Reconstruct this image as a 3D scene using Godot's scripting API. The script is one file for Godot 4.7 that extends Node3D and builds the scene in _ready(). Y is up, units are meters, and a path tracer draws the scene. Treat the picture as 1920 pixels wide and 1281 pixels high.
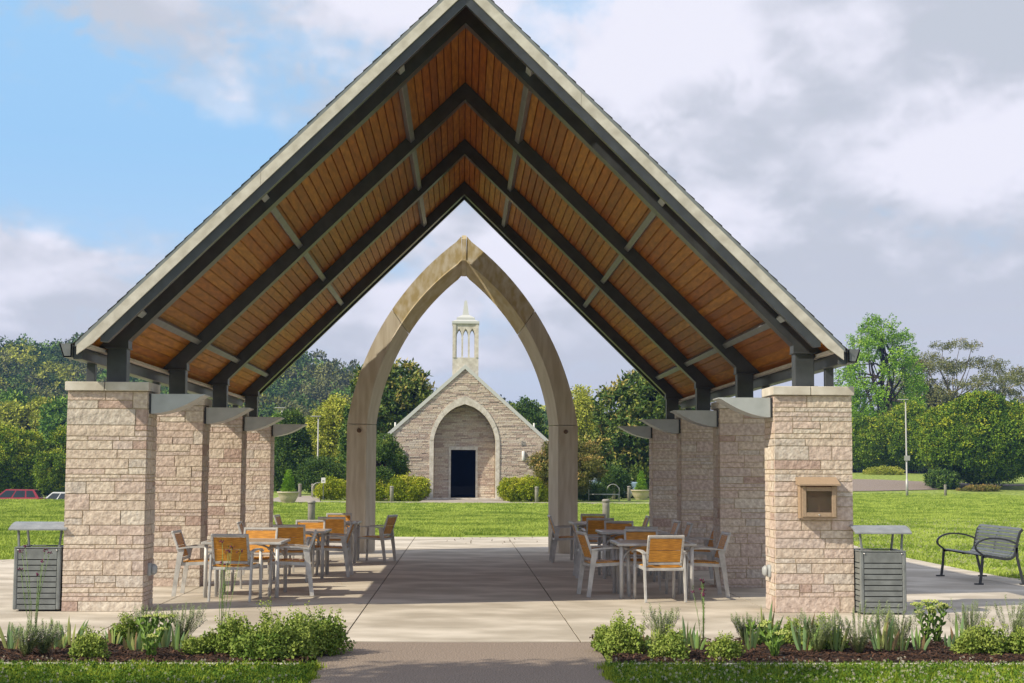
extends Node3D
# A gabled picnic pavilion of stone piers and dark steel, looking through it to a concrete arch and a stone chapel.
# Metres, y up; the camera stands at the origin and looks along -z ("d" below is the distance -z).

var rng := RandomNumberGenerator.new()
var used := {}
var M := {}
const BAY := 3.87
const PIER_D := 18.05

# ------------------------------------------------------------------ naming
func uname(parent: Node, called: String) -> String:
	var key := str(parent.get_instance_id()) + called
	var n: int = used.get(key, 0)
	used[key] = n + 1
	return called if n == 0 else "%s_%03d" % [called, n]

func add(o: Node3D, called: String, parent: Node = self) -> Node3D:
	o.name = uname(parent, called)
	parent.add_child(o, true)
	return o

func tag(o: Node3D, label: String, category: String, group := "") -> Node3D:
	o.set_meta("label", label)
	o.set_meta("category", category)
	if group != "":
		o.set_meta("group", group)
	return o

func thing(called: String, label: String, category: String, at := Vector3.ZERO, turn := 0.0, group := "") -> Node3D:
	var o := Node3D.new()
	add(o, called)
	o.position = at
	o.rotation.y = turn
	return tag(o, label, category, group)

func dup(src: Node3D, called: String, label: String, at: Vector3, turn := 0.0) -> Node3D:
	var o: Node3D = src.duplicate()
	add(o, called)
	o.position = at
	o.rotation.y = turn
	o.set_meta("label", label)
	return o

func structure(o: Node3D) -> Node3D:
	o.set_meta("kind", "structure")
	return o

func stuff(o: Node3D) -> Node3D:
	o.set_meta("kind", "stuff")
	return o

# ------------------------------------------------------------------ mesh helpers
func mb(flat := true) -> SurfaceTool:
	var st := SurfaceTool.new()
	st.begin(Mesh.PRIMITIVE_TRIANGLES)
	st.set_smooth_group(-1 if flat else 0)
	return st

func mesh_of(st: SurfaceTool) -> ArrayMesh:
	st.generate_normals()
	return st.commit()

func put(st: SurfaceTool, called: String, mat: Material, parent: Node = self) -> MeshInstance3D:
	return put_mesh(mesh_of(st), called, mat, parent)

func put_mesh(me: Mesh, called: String, mat: Material, parent: Node = self, xf := Transform3D()) -> MeshInstance3D:
	var o := MeshInstance3D.new()
	o.mesh = me
	o.material_override = mat
	o.transform = xf
	add(o, called, parent)
	return o

func tri(st: SurfaceTool, a: Vector3, b: Vector3, c: Vector3) -> void:   # counter-clockwise from outside
	st.add_vertex(a); st.add_vertex(c); st.add_vertex(b)

func quad(st: SurfaceTool, a: Vector3, b: Vector3, c: Vector3, d: Vector3) -> void:
	tri(st, a, b, c)
	tri(st, a, c, d)

func otri(st: SurfaceTool, a: Vector3, b: Vector3, c: Vector3, mid: Vector3) -> void:
	if (b - a).cross(c - a).dot(a + b + c - mid * 3.0) < 0.0:
		tri(st, a, c, b)
	else:
		tri(st, a, b, c)

func oquad(st: SurfaceTool, a: Vector3, b: Vector3, c: Vector3, d: Vector3, mid: Vector3) -> void:
	if (c - a).cross(d - b).dot((a + b + c + d) * 0.25 - mid) < 0.0:
		quad(st, a, d, c, b)
	else:
		quad(st, a, b, c, d)

func box(st: SurfaceTool, c: Vector3, s: Vector3, b := Basis()) -> void:
	cbox(st, c, s, 0.0, b)

func cbox(st: SurfaceTool, c: Vector3, s: Vector3, ch: float, b := Basis()) -> void:   # a box with chamfered edges
	var h := s * 0.5
	for a in 3:
		var u := (a + 1) % 3
		var v := (a + 2) % 3
		for sg in [-1.0, 1.0]:
			var p := []
			for k in [[-1, -1], [1, -1], [1, 1], [-1, 1]]:
				var q := Vector3()
				q[a] = sg * h[a]
				q[u] = k[0] * (h[u] - ch)
				q[v] = k[1] * (h[v] - ch)
				p.append(c + b * q)
			oquad(st, p[0], p[1], p[2], p[3], c)
	if ch <= 0.0:
		return
	for w in 3:
		var a := (w + 1) % 3
		var e := (w + 2) % 3
		for s1 in [-1.0, 1.0]:
			for s2 in [-1.0, 1.0]:
				var p := []
				for k in [[-1.0, 0], [1.0, 0], [1.0, 1], [-1.0, 1]]:
					var q := Vector3()
					q[w] = k[0] * (h[w] - ch)
					q[a] = s1 * (h[a] - (0.0 if k[1] == 0 else ch))
					q[e] = s2 * (h[e] - (ch if k[1] == 0 else 0.0))
					p.append(c + b * q)
				oquad(st, p[0], p[1], p[2], p[3], c)
	for x in [-1.0, 1.0]:
		for y in [-1.0, 1.0]:
			for z in [-1.0, 1.0]:
				var g := Vector3(x * h.x, y * h.y, z * h.z)
				var i := Vector3(x * (h.x - ch), y * (h.y - ch), z * (h.z - ch))
				otri(st, c + b * Vector3(g.x, i.y, i.z), c + b * Vector3(i.x, g.y, i.z), c + b * Vector3(i.x, i.y, g.z), c)

func bar(st: SurfaceTool, a: Vector3, z: Vector3, w: float, t: float, up := Vector3.UP, ch := 0.0) -> void:   # a straight bar from a to z, w across and t along up
	var f := (z - a).normalized()
	var r := f.cross(up).normalized()
	var u := r.cross(f)
	cbox(st, (a + z) * 0.5, Vector3(w, t, a.distance_to(z)), ch, Basis(r, u, -f))

func tube(st: SurfaceTool, pts: PackedVector3Array, radii: Array, sides := 8, caps := true) -> void:
	var rings := []
	var n := pts.size()
	var ref := Vector3.RIGHT
	for i in n:
		var t: Vector3 = (pts[mini(i + 1, n - 1)] - pts[maxi(i - 1, 0)]).normalized()
		if absf(t.dot(ref)) > 0.9:
			ref = Vector3.FORWARD if absf(t.dot(Vector3.FORWARD)) < 0.9 else Vector3.UP
		var u := (ref - t * ref.dot(t)).normalized()
		ref = u
		var v := t.cross(u)
		var ring := PackedVector3Array()
		for k in sides:
			var a := TAU * k / sides
			ring.append(pts[i] + (u * cos(a) + v * sin(a)) * float(radii[mini(i, radii.size() - 1)]))
		rings.append(ring)
	for i in n - 1:
		for k in sides:
			var k2 := (k + 1) % sides
			quad(st, rings[i][k], rings[i][k2], rings[i + 1][k2], rings[i + 1][k])
	if caps:
		for k in sides:
			tri(st, pts[0], rings[0][(k + 1) % sides], rings[0][k])
			tri(st, pts[n - 1], rings[n - 1][k], rings[n - 1][(k + 1) % sides])

func sweep(st: SurfaceTool, pts: PackedVector3Array, side: Vector3, w: float, ts: Array) -> void:   # a flat bar along a path that lies in the plane across «side»
	var n := pts.size()
	var rings := []
	for i in n:
		var t: Vector3 = (pts[mini(i + 1, n - 1)] - pts[maxi(i - 1, 0)]).normalized()
		var up := side.cross(t).normalized()
		var th: float = float(ts[mini(i, ts.size() - 1)]) * 0.5
		rings.append([pts[i] - side * w * 0.5 - up * th, pts[i] + side * w * 0.5 - up * th, pts[i] + side * w * 0.5 + up * th, pts[i] - side * w * 0.5 + up * th])
	for i in n - 1:
		var mid: Vector3 = (pts[i] + pts[i + 1]) * 0.5
		for k in 4:
			oquad(st, rings[i][k], rings[i][(k + 1) % 4], rings[i + 1][(k + 1) % 4], rings[i + 1][k], mid)
	oquad(st, rings[0][0], rings[0][1], rings[0][2], rings[0][3], pts[1])
	oquad(st, rings[n - 1][0], rings[n - 1][1], rings[n - 1][2], rings[n - 1][3], pts[n - 2])

func area2(p: PackedVector2Array) -> float:
	var s := 0.0
	for i in p.size():
		s += p[i].cross(p[(i + 1) % p.size()])
	return s * 0.5

func prism(st: SurfaceTool, poly: PackedVector2Array, z0: float, z1: float, xf := Transform3D()) -> void:   # a polygon in x and y, extruded from z0 to z1 (z1 the larger)
	var p := poly.duplicate()
	if area2(p) < 0.0:
		p.reverse()
	var t := Geometry2D.triangulate_polygon(p)
	for i in range(0, t.size(), 3):
		var a := p[t[i]]
		var b := p[t[i + 1]]
		var c := p[t[i + 2]]
		if (b - a).cross(c - a) < 0.0:
			var k := b
			b = c
			c = k
		tri(st, xf * Vector3(a.x, a.y, z1), xf * Vector3(b.x, b.y, z1), xf * Vector3(c.x, c.y, z1))
		tri(st, xf * Vector3(a.x, a.y, z0), xf * Vector3(c.x, c.y, z0), xf * Vector3(b.x, b.y, z0))
	for i in p.size():
		var a := p[i]
		var b := p[(i + 1) % p.size()]
		quad(st, xf * Vector3(a.x, a.y, z0), xf * Vector3(b.x, b.y, z0), xf * Vector3(b.x, b.y, z1), xf * Vector3(a.x, a.y, z1))

func lathe(st: SurfaceTool, prof: Array, sides: int, at := Vector3.ZERO) -> void:   # prof: [radius, height] from the bottom up
	for i in prof.size() - 1:
		for k in sides:
			var a := TAU * k / sides
			var b := TAU * (k + 1) / sides
			var r0: float = prof[i][0]
			var r1: float = prof[i + 1][0]
			var y0: float = prof[i][1]
			var y1: float = prof[i + 1][1]
			quad(st, at + Vector3(cos(b) * r0, y0, sin(b) * r0), at + Vector3(cos(a) * r0, y0, sin(a) * r0), at + Vector3(cos(a) * r1, y1, sin(a) * r1), at + Vector3(cos(b) * r1, y1, sin(b) * r1))

func sheet(poly: PackedVector2Array, y: float, called: String, mat: Material, thick := 0.05, parent: Node = self) -> MeshInstance3D:   # poly in (x, d)
	var st := mb()
	prism(st, poly, y - thick, y, Transform3D(Basis(Vector3.RIGHT, Vector3(0, 0, -1), Vector3.UP), Vector3.ZERO))
	return put(st, called, mat, parent)

# ------------------------------------------------------------------ textures and materials
func ntex(s: int, freq: float, oct: int, c0: Color, c1: Color, size := 512, kind := FastNoiseLite.TYPE_SIMPLEX_SMOOTH, mid := -1.0, stretch := 1.0) -> NoiseTexture2D:
	var n := FastNoiseLite.new()
	n.seed = s
	n.noise_type = kind
	n.frequency = freq
	n.fractal_octaves = oct
	n.fractal_type = FastNoiseLite.FRACTAL_FBM
	var g := Gradient.new()
	g.set_color(0, c0)
	g.set_color(1, c1)
	if mid >= 0.0:
		g.set_offset(0, mid)
		g.set_offset(1, 1.0 - mid)
	var t := NoiseTexture2D.new()
	t.width = size
	t.height = int(size * stretch)
	t.seamless = true
	t.noise = n
	t.color_ramp = g
	return t

func lin(r: float, g: float, b: float) -> Color:
	return Color(r, g, b).linear_to_srgb()

func mat(called: String, c: Color, rough: float, tex: Texture2D = null, scale := Vector3.ONE, metal := 0.0) -> StandardMaterial3D:
	var m := StandardMaterial3D.new()
	m.resource_name = called
	m.albedo_color = c
	m.roughness = rough
	m.metallic = metal
	if tex:
		m.albedo_texture = tex
	m.uv1_triplanar = true
	m.uv1_world_triplanar = true
	m.uv1_scale = scale
	return m

func relief(m: StandardMaterial3D, tex: Texture2D, cm: float) -> StandardMaterial3D:
	m.heightmap_enabled = true
	m.heightmap_texture = tex
	m.heightmap_scale = cm
	return m

func leaf_mat(called: String, back: float, rough := 0.55) -> StandardMaterial3D:
	var m := StandardMaterial3D.new()
	m.resource_name = called
	m.vertex_color_use_as_albedo = true
	m.roughness = rough
	m.metallic_specular = 0.22
	m.backlight_enabled = true
	m.backlight = Color(back, back * 1.0, back * 0.55)
	return m

func make_materials() -> void:
	var rock := ntex(3, 0.02, 5, Color(0.86, 0.84, 0.83), Color(1, 1, 1), 512, FastNoiseLite.TYPE_SIMPLEX_SMOOTH, 0.2)
	var rock_h := ntex(4, 0.018, 6, Color.BLACK, Color.WHITE, 512, FastNoiseLite.TYPE_SIMPLEX)
	var cols := [lin(0.66, 0.545, 0.475), lin(0.71, 0.62, 0.52), lin(0.64, 0.58, 0.515), lin(0.68, 0.58, 0.485), lin(0.52, 0.395, 0.34), lin(0.73, 0.665, 0.575), lin(0.63, 0.535, 0.48)]
	M.stone = []
	for i in cols.size():
		var m := mat("rock_faced_stone_%d" % i, cols[i], 0.92, rock, Vector3.ONE * 1.3)
		m.uv1_offset = Vector3(0.17, 0.31, 0.43) * i
		relief(m, rock_h, 0.75)
		M.stone.append(m)
	M.stone_vc = mat("coursed_stone", Color.WHITE, 0.92, rock, Vector3.ONE * 1.3)
	M.stone_vc.vertex_color_use_as_albedo = true
	relief(M.stone_vc, rock_h, 0.9)
	M.mortar = mat("buff_mortar", lin(0.62, 0.50, 0.33), 0.95, ntex(5, 0.05, 4, Color(0.8, 0.8, 0.8), Color.WHITE), Vector3.ONE * 2.0)
	var cast_t := ntex(6, 0.006, 6, Color(0.86, 0.85, 0.83), Color.WHITE, 512, FastNoiseLite.TYPE_SIMPLEX_SMOOTH, 0.15)
	M.cast = mat("cast_stone", lin(0.69, 0.655, 0.60), 0.85, cast_t, Vector3.ONE * 0.9)
	# arch: warm precast with faint vertical runs and greenish growth high up
	M.arch = mat("arch_concrete", lin(0.67, 0.62, 0.525), 0.8, ntex(7, 0.008, 6, Color(0.91, 0.895, 0.87), Color.WHITE, 512, FastNoiseLite.TYPE_SIMPLEX_SMOOTH, 0.2), Vector3(1.6, 0.22, 1.6))
	M.arch_mossy = mat("arch_concrete_weathered", lin(0.67, 0.615, 0.505), 0.85, ntex(8, 0.012, 5, Color(0.86, 0.81, 0.66), Color.WHITE, 512, FastNoiseLite.TYPE_SIMPLEX_SMOOTH, 0.2), Vector3(0.9, 0.45, 0.9))
	M.joint = mat("sealant_joint", lin(0.20, 0.16, 0.12), 0.9)
	var conc := ntex(9, 0.004, 6, Color(0.82, 0.81, 0.79), Color.WHITE, 1024, FastNoiseLite.TYPE_SIMPLEX_SMOOTH, 0.2)
	M.concrete = mat("broom_finished_concrete", lin(0.62, 0.565, 0.485), 0.85, conc, Vector3(0.16, 0.3, 0.22))
	relief(M.concrete, ntex(10, 0.02, 4, Color.BLACK, Color.WHITE, 512), 0.05)
	M.pavement = mat("far_concrete", lin(0.46, 0.41, 0.36), 0.9, conc, Vector3.ONE * 0.1)
	M.gap = mat("joint_dirt", lin(0.05, 0.04, 0.03), 1.0)
	var asph := ntex(11, 0.09, 4, Color(0.62, 0.58, 0.54), Color.WHITE, 1024, FastNoiseLite.TYPE_SIMPLEX, 0.1)
	M.asphalt = mat("old_asphalt", lin(0.40, 0.335, 0.285), 0.95, asph, Vector3.ONE * 0.55)
	relief(M.asphalt, ntex(12, 0.12, 3, Color.BLACK, Color.WHITE, 512), 1.0)
	M.road = mat("far_road", lin(0.40, 0.34, 0.30), 0.95, asph, Vector3.ONE * 0.1)
	M.mulch = mat("bark_mulch", lin(0.055, 0.026, 0.014), 1.0, ntex(13, 0.05, 5, Color(0.35, 0.3, 0.28), Color.WHITE, 512, FastNoiseLite.TYPE_SIMPLEX, 0.15), Vector3.ONE * 1.6)
	relief(M.mulch, ntex(14, 0.06, 4, Color.BLACK, Color.WHITE, 512), 4.0)
	M.chip = mat("mulch_chip", Color.WHITE, 1.0)
	M.chip.vertex_color_use_as_albedo = true
	M.lawn = mat("lawn", lin(0.37, 0.45, 0.095), 1.0, ntex(15, 0.02, 6, Color(0.60, 0.66, 0.45), Color(1, 1, 1), 1024, FastNoiseLite.TYPE_SIMPLEX, 0.15), Vector3.ONE * 0.11)
	M.thatch = mat("thatch", lin(0.075, 0.085, 0.022), 1.0, asph, Vector3.ONE * 2.0)
	M.grass = leaf_mat("grass_blade", 0.5, 0.6)
	M.leaf = leaf_mat("leaf", 0.26, 0.5)
	M.leaf.albedo_color = Color(0.91, 0.91, 0.91)
	M.gloss_leaf = leaf_mat("glossy_leaf", 0.16, 0.32)
	M.hill = mat("hill_soil", lin(0.03, 0.045, 0.016), 1.0)
	M.bark = mat("bark", lin(0.085, 0.066, 0.05), 0.95, ntex(16, 0.03, 4, Color(0.5, 0.5, 0.5), Color.WHITE), Vector3(2, 0.5, 2))
	M.pale_bark = mat("pale_bark", lin(0.26, 0.22, 0.18), 0.95, ntex(16, 0.03, 4, Color(0.5, 0.5, 0.5), Color.WHITE), Vector3(2, 0.5, 2))
	# pavilion steel and boards
	var dust := ntex(17, 0.01, 5, Color(0.84, 0.84, 0.84), Color.WHITE, 512, FastNoiseLite.TYPE_SIMPLEX_SMOOTH, 0.15)
	M.steel = mat("charcoal_steel_paint", lin(0.064, 0.072, 0.083), 0.34, dust, Vector3.ONE * 0.7)
	M.fin = mat("bracket_grey_paint", lin(0.46, 0.49, 0.50), 0.4, ntex(22, 0.01, 5, Color(0.9, 0.9, 0.9), Color.WHITE), Vector3.ONE * 0.7)
	M.gutter = mat("gutter_grey_paint", lin(0.19, 0.205, 0.22), 0.4, dust, Vector3.ONE * 0.7)
	M.fascia = mat("fascia_board", lin(0.69, 0.66, 0.61), 0.7, ntex(18, 0.01, 5, Color(0.82, 0.81, 0.79), Color.WHITE), Vector3.ONE * 0.8)
	M.drip = mat("drip_edge", lin(0.20, 0.22, 0.23), 0.45)
	M.shingle = mat("dark_shingle", lin(0.035, 0.032, 0.030), 0.95, asph, Vector3.ONE)
	var grain := ntex(19, 0.02, 5, Color(0.74, 0.68, 0.60), Color.WHITE, 512, FastNoiseLite.TYPE_SIMPLEX_SMOOTH, 0.15)
	M.board = []
	var tones := [lin(0.50, 0.190, 0.026), lin(0.56, 0.230, 0.032), lin(0.42, 0.150, 0.022), lin(0.60, 0.262, 0.038), lin(0.50, 0.172, 0.020)]
	for i in 5:
		var m := mat("varnished_board_%d" % i, tones[i], 0.45, grain, Vector3(1.8, 1.8, 0.16))
		m.uv1_offset = Vector3(0.3, 0.2, 0.37) * i
		m.metallic_specular = 0.3
		M.board.append(m)
	# furniture
	M.alu = mat("silver_powder_coat", lin(0.60, 0.60, 0.59), 0.4, dust, Vector3.ONE, 0.1)
	M.slat = []
	for i in 3:
		var m := mat("amber_slat_%d" % i, [lin(0.82, 0.41, 0.060), lin(0.77, 0.37, 0.052), lin(0.86, 0.445, 0.072)][i], 0.5, grain, Vector3(0.6, 7.0, 7.0))
		m.uv1_world_triplanar = false
		M.slat.append(m)
	M.top_slat = mat("table_slat", lin(0.56, 0.43, 0.30), 0.45, grain, Vector3(0.6, 7.0, 7.0))
	M.bin = mat("bin_grey_paint", lin(0.215, 0.235, 0.235), 0.45, dust, Vector3.ONE)
	M.bin_lid = mat("bin_lid_grey", lin(0.30, 0.32, 0.34), 0.35, dust, Vector3.ONE)
	M.black = mat("black_liner", lin(0.012, 0.012, 0.012), 0.6)
	M.bench = mat("bench_charcoal", lin(0.040, 0.045, 0.052), 0.4, dust, Vector3.ONE)
	M.bench_slat = mat("bench_slat", lin(0.12, 0.135, 0.15), 0.35, dust, Vector3.ONE)
	M.bolt = mat("steel_bolt", lin(0.6, 0.6, 0.6), 0.3, null, Vector3.ONE, 0.8)
	M.box_tan = mat("tan_metal", lin(0.42, 0.305, 0.205), 0.55, ntex(20, 0.05, 4, Color(0.88, 0.88, 0.88), Color.WHITE), Vector3.ONE)
	M.cork = mat("brown_board", lin(0.30, 0.145, 0.08), 0.95, ntex(21, 0.2, 3, Color(0.55, 0.5, 0.5), Color.WHITE), Vector3(3, 9, 3))
	var g := StandardMaterial3D.new()
	g.resource_name = "window_glass"
	g.transparency = BaseMaterial3D.TRANSPARENCY_ALPHA
	g.albedo_color = Color(0.9, 0.95, 0.95, 0.015)
	g.roughness = 0.03
	g.metallic_specular = 0.3
	M.glass = g
	M.outlet = mat("grey_plastic", lin(0.36, 0.38, 0.39), 0.45)
	M.white = mat("white_paint", lin(0.75, 0.75, 0.74), 0.5)
	M.cap_paint = mat("pale_grey_paint", lin(0.55, 0.565, 0.55), 0.5)
	M.bollard = mat("bollard_grey", lin(0.33, 0.31, 0.28), 0.7, dust, Vector3.ONE)
	M.pot = mat("planter_stone", lin(0.60, 0.54, 0.43), 0.85, rock, Vector3.ONE * 2.0)
	M.pole = mat("galvanised_pole", lin(0.42, 0.42, 0.41), 0.45, null, Vector3.ONE, 0.2)
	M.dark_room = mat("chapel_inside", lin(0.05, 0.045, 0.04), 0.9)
	M.tyre = mat("tyre", lin(0.02, 0.02, 0.02), 0.9)
	M.car_glass = mat("tinted_glass", lin(0.03, 0.04, 0.045), 0.08)
	M.rust = mat("rust_iron", lin(0.16, 0.10, 0.06), 0.85)

# ------------------------------------------------------------------ sky
func sky_color(dir: Vector3, n1: FastNoiseLite, n2: FastNoiseLite) -> Color:
	var az := rad_to_deg(atan2(dir.x, -dir.z))
	var el := rad_to_deg(asin(clampf(dir.y, -1.0, 1.0)))
	var p := Vector3(dir.x, 0, dir.z) * (2.4 / (maxf(dir.y, 0.0) + 0.34)) + Vector3(0, 0, 0)
	var base := n1.get_noise_3d(p.x, 0.0, p.z)
	var wide := n2.get_noise_3d(p.x * 0.35 + 7.0, 3.0, p.z * 0.35)
	var fine := n2.get_noise_3d(p.x * 1.5, 9.0, p.z * 1.5) + 0.35 * n2.get_noise_3d(p.x * 4.2 + 3.0, 15.0, p.z * 3.0)
	# a broad clear patch high on the left, thick broken cloud elsewhere
	var clear := exp(-pow((az + 11.5) / 9.5, 2) - pow((el - 14.0) / 7.5, 2)) + 0.55 * exp(-pow((az + 60.0) / 26.0, 2) - pow((el - 30.0) / 18.0, 2))
	var cover := smoothstep(-0.16, 0.30, base * 1.05 + wide * 0.30 + fine * 0.34 + 0.47 + 0.22 * smoothstep(2.0, 12.0, az) - clear * 0.84)
	cover = maxf(cover, smoothstep(8.5 + fine * 5.0, 2.5, el) * (0.80 + 0.15 * base))
	cover = maxf(cover, 0.55 * smoothstep(0.12, 0.55, fine + base * 0.4))
	var blue := Color(0.60, 0.77, 0.925).lerp(Color(0.79, 0.845, 0.92), smoothstep(13.0, 1.0, el))
	blue = blue.lerp(Color(0.45, 0.66, 0.90), smoothstep(18.0, 70.0, el))
	var lit := smoothstep(-0.26, 0.34, n1.get_noise_3d(p.x * 0.8 + 31.0, 5.0, p.z * 0.8 - 4.0) + fine * 0.6 + 0.22 * exp(-pow((az - 8.0) / 5.0, 2) - pow((el - 16.0) / 5.0, 2)) - 0.26 * smoothstep(5.5, 12.0, az) + 0.3 * exp(-pow((az - 18.0) / 3.5, 2) - pow((el - 12.0) / 2.5, 2)))
	var cloud := Color(0.745, 0.765, 0.815).lerp(Color(0.895, 0.895, 0.945), lit)
	cloud = cloud.lerp(Color(0.79, 0.805, 0.855), smoothstep(9.0, 1.0, el) * 0.6)
	var c := blue.lerp(cloud, cover)
	return c

func make_sky() -> ImageTexture:
	var n1 := FastNoiseLite.new()
	n1.seed = 41
	n1.noise_type = FastNoiseLite.TYPE_SIMPLEX_SMOOTH
	n1.frequency = 0.62
	n1.fractal_octaves = 6
	n1.fractal_gain = 0.52
	n1.domain_warp_enabled = true
	n1.domain_warp_amplitude = 0.35
	n1.domain_warp_frequency = 0.5
	var n2 := FastNoiseLite.new()
	n2.seed = 77
	n2.noise_type = FastNoiseLite.TYPE_SIMPLEX_SMOOTH
	n2.frequency = 1.0
	n2.fractal_octaves = 5
	var w := 768
	var im := Image.create(w, w / 2, false, Image.FORMAT_RGB8)
	im.fill(Color(0.60, 0.62, 0.58))
	for y in w / 4 + 2:
		var el := PI * 0.5 - (y + 0.5) / (w * 0.5) * PI
		for x in w:
			var a := (x + 0.5) / w * TAU
			im.set_pixel(x, y, sky_color(Vector3(sin(a) * cos(el), sin(el), -cos(a) * cos(el)), n1, n2))
	var W := 4096
	im.resize(W, W / 2, Image.INTERPOLATE_CUBIC)
	for y in range(W / 4 - 300, W / 4 + 2):   # the same clouds at full fineness across the stretch of sky that is seen
		var el := PI * 0.5 - (y + 0.5) / (W * 0.5) * PI
		for x in range(-330, 330):
			var a := (x + 0.5) / W * TAU
			im.set_pixel(posmod(x, W), y, sky_color(Vector3(sin(a) * cos(el), sin(el), -cos(a) * cos(el)), n1, n2))
	return ImageTexture.create_from_image(im)

func make_camera_and_light() -> void:
	var f := 2850.0
	var pitch := atan(243.5 / f)
	var yaw := atan(92.0 / f * cos(pitch))
	var roll := deg_to_rad(0.27)
	var fw := Vector3(sin(yaw) * cos(pitch), sin(pitch), -cos(yaw) * cos(pitch))
	var r := fw.cross(Vector3.UP).normalized()
	var u := r.cross(fw)
	var r2 := r * cos(roll) + u * sin(roll)
	var u2 := u * cos(roll) - r * sin(roll)
	var cam := Camera3D.new()
	cam.name = "camera"
	cam.transform = Transform3D(Basis(r2, u2, -fw), Vector3(0, 1.65, 0))
	cam.fov = rad_to_deg(2.0 * atan(640.5 / f))
	cam.near = 0.1
	cam.far = 2000.0
	add_child(cam)
	cam.current = true
	var env := Environment.new()
	env.background_mode = Environment.BG_SKY
	var sm := PanoramaSkyMaterial.new()
	sm.panorama = make_sky()
	var sky := Sky.new()
	sky.sky_material = sm
	env.sky = sky
	env.background_energy_multiplier = 0.76
	env.tonemap_mode = Environment.TONE_MAPPER_LINEAR
	env.tonemap_exposure = 1.5
	env.sdfgi_enabled = true
	env.ssao_enabled = true
	env.ssil_enabled = true
	env.fog_enabled = true
	env.fog_density = 0.00032
	env.fog_light_color = Color(0.52, 0.68, 1.0)
	var we := WorldEnvironment.new()
	we.name = "world"
	we.environment = env
	add_child(we)
	var sun := DirectionalLight3D.new()
	sun.name = "sun"
	sun.light_energy = 1.08
	sun.light_color = Color(1.0, 0.95, 0.85)
	sun.light_angular_distance = 0.5
	sun.shadow_enabled = true
	var to := Vector3(1.0, -0.90, -0.48).normalized()
	sun.basis = Basis.looking_at(to, Vector3.UP)
	add_child(sun)

# ------------------------------------------------------------------ ground
func ground_h(x: float, d: float) -> float:
	var h := -0.03
	h += smoothstep(16.0, 28.0, x) * clampf((d - 116.0) * 0.05, 0.0, 1.7)
	h -= (1.0 - smoothstep(-21.0, -14.0, x)) * 1.55 * smoothstep(83.5, 97.0, d)
	return h

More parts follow.
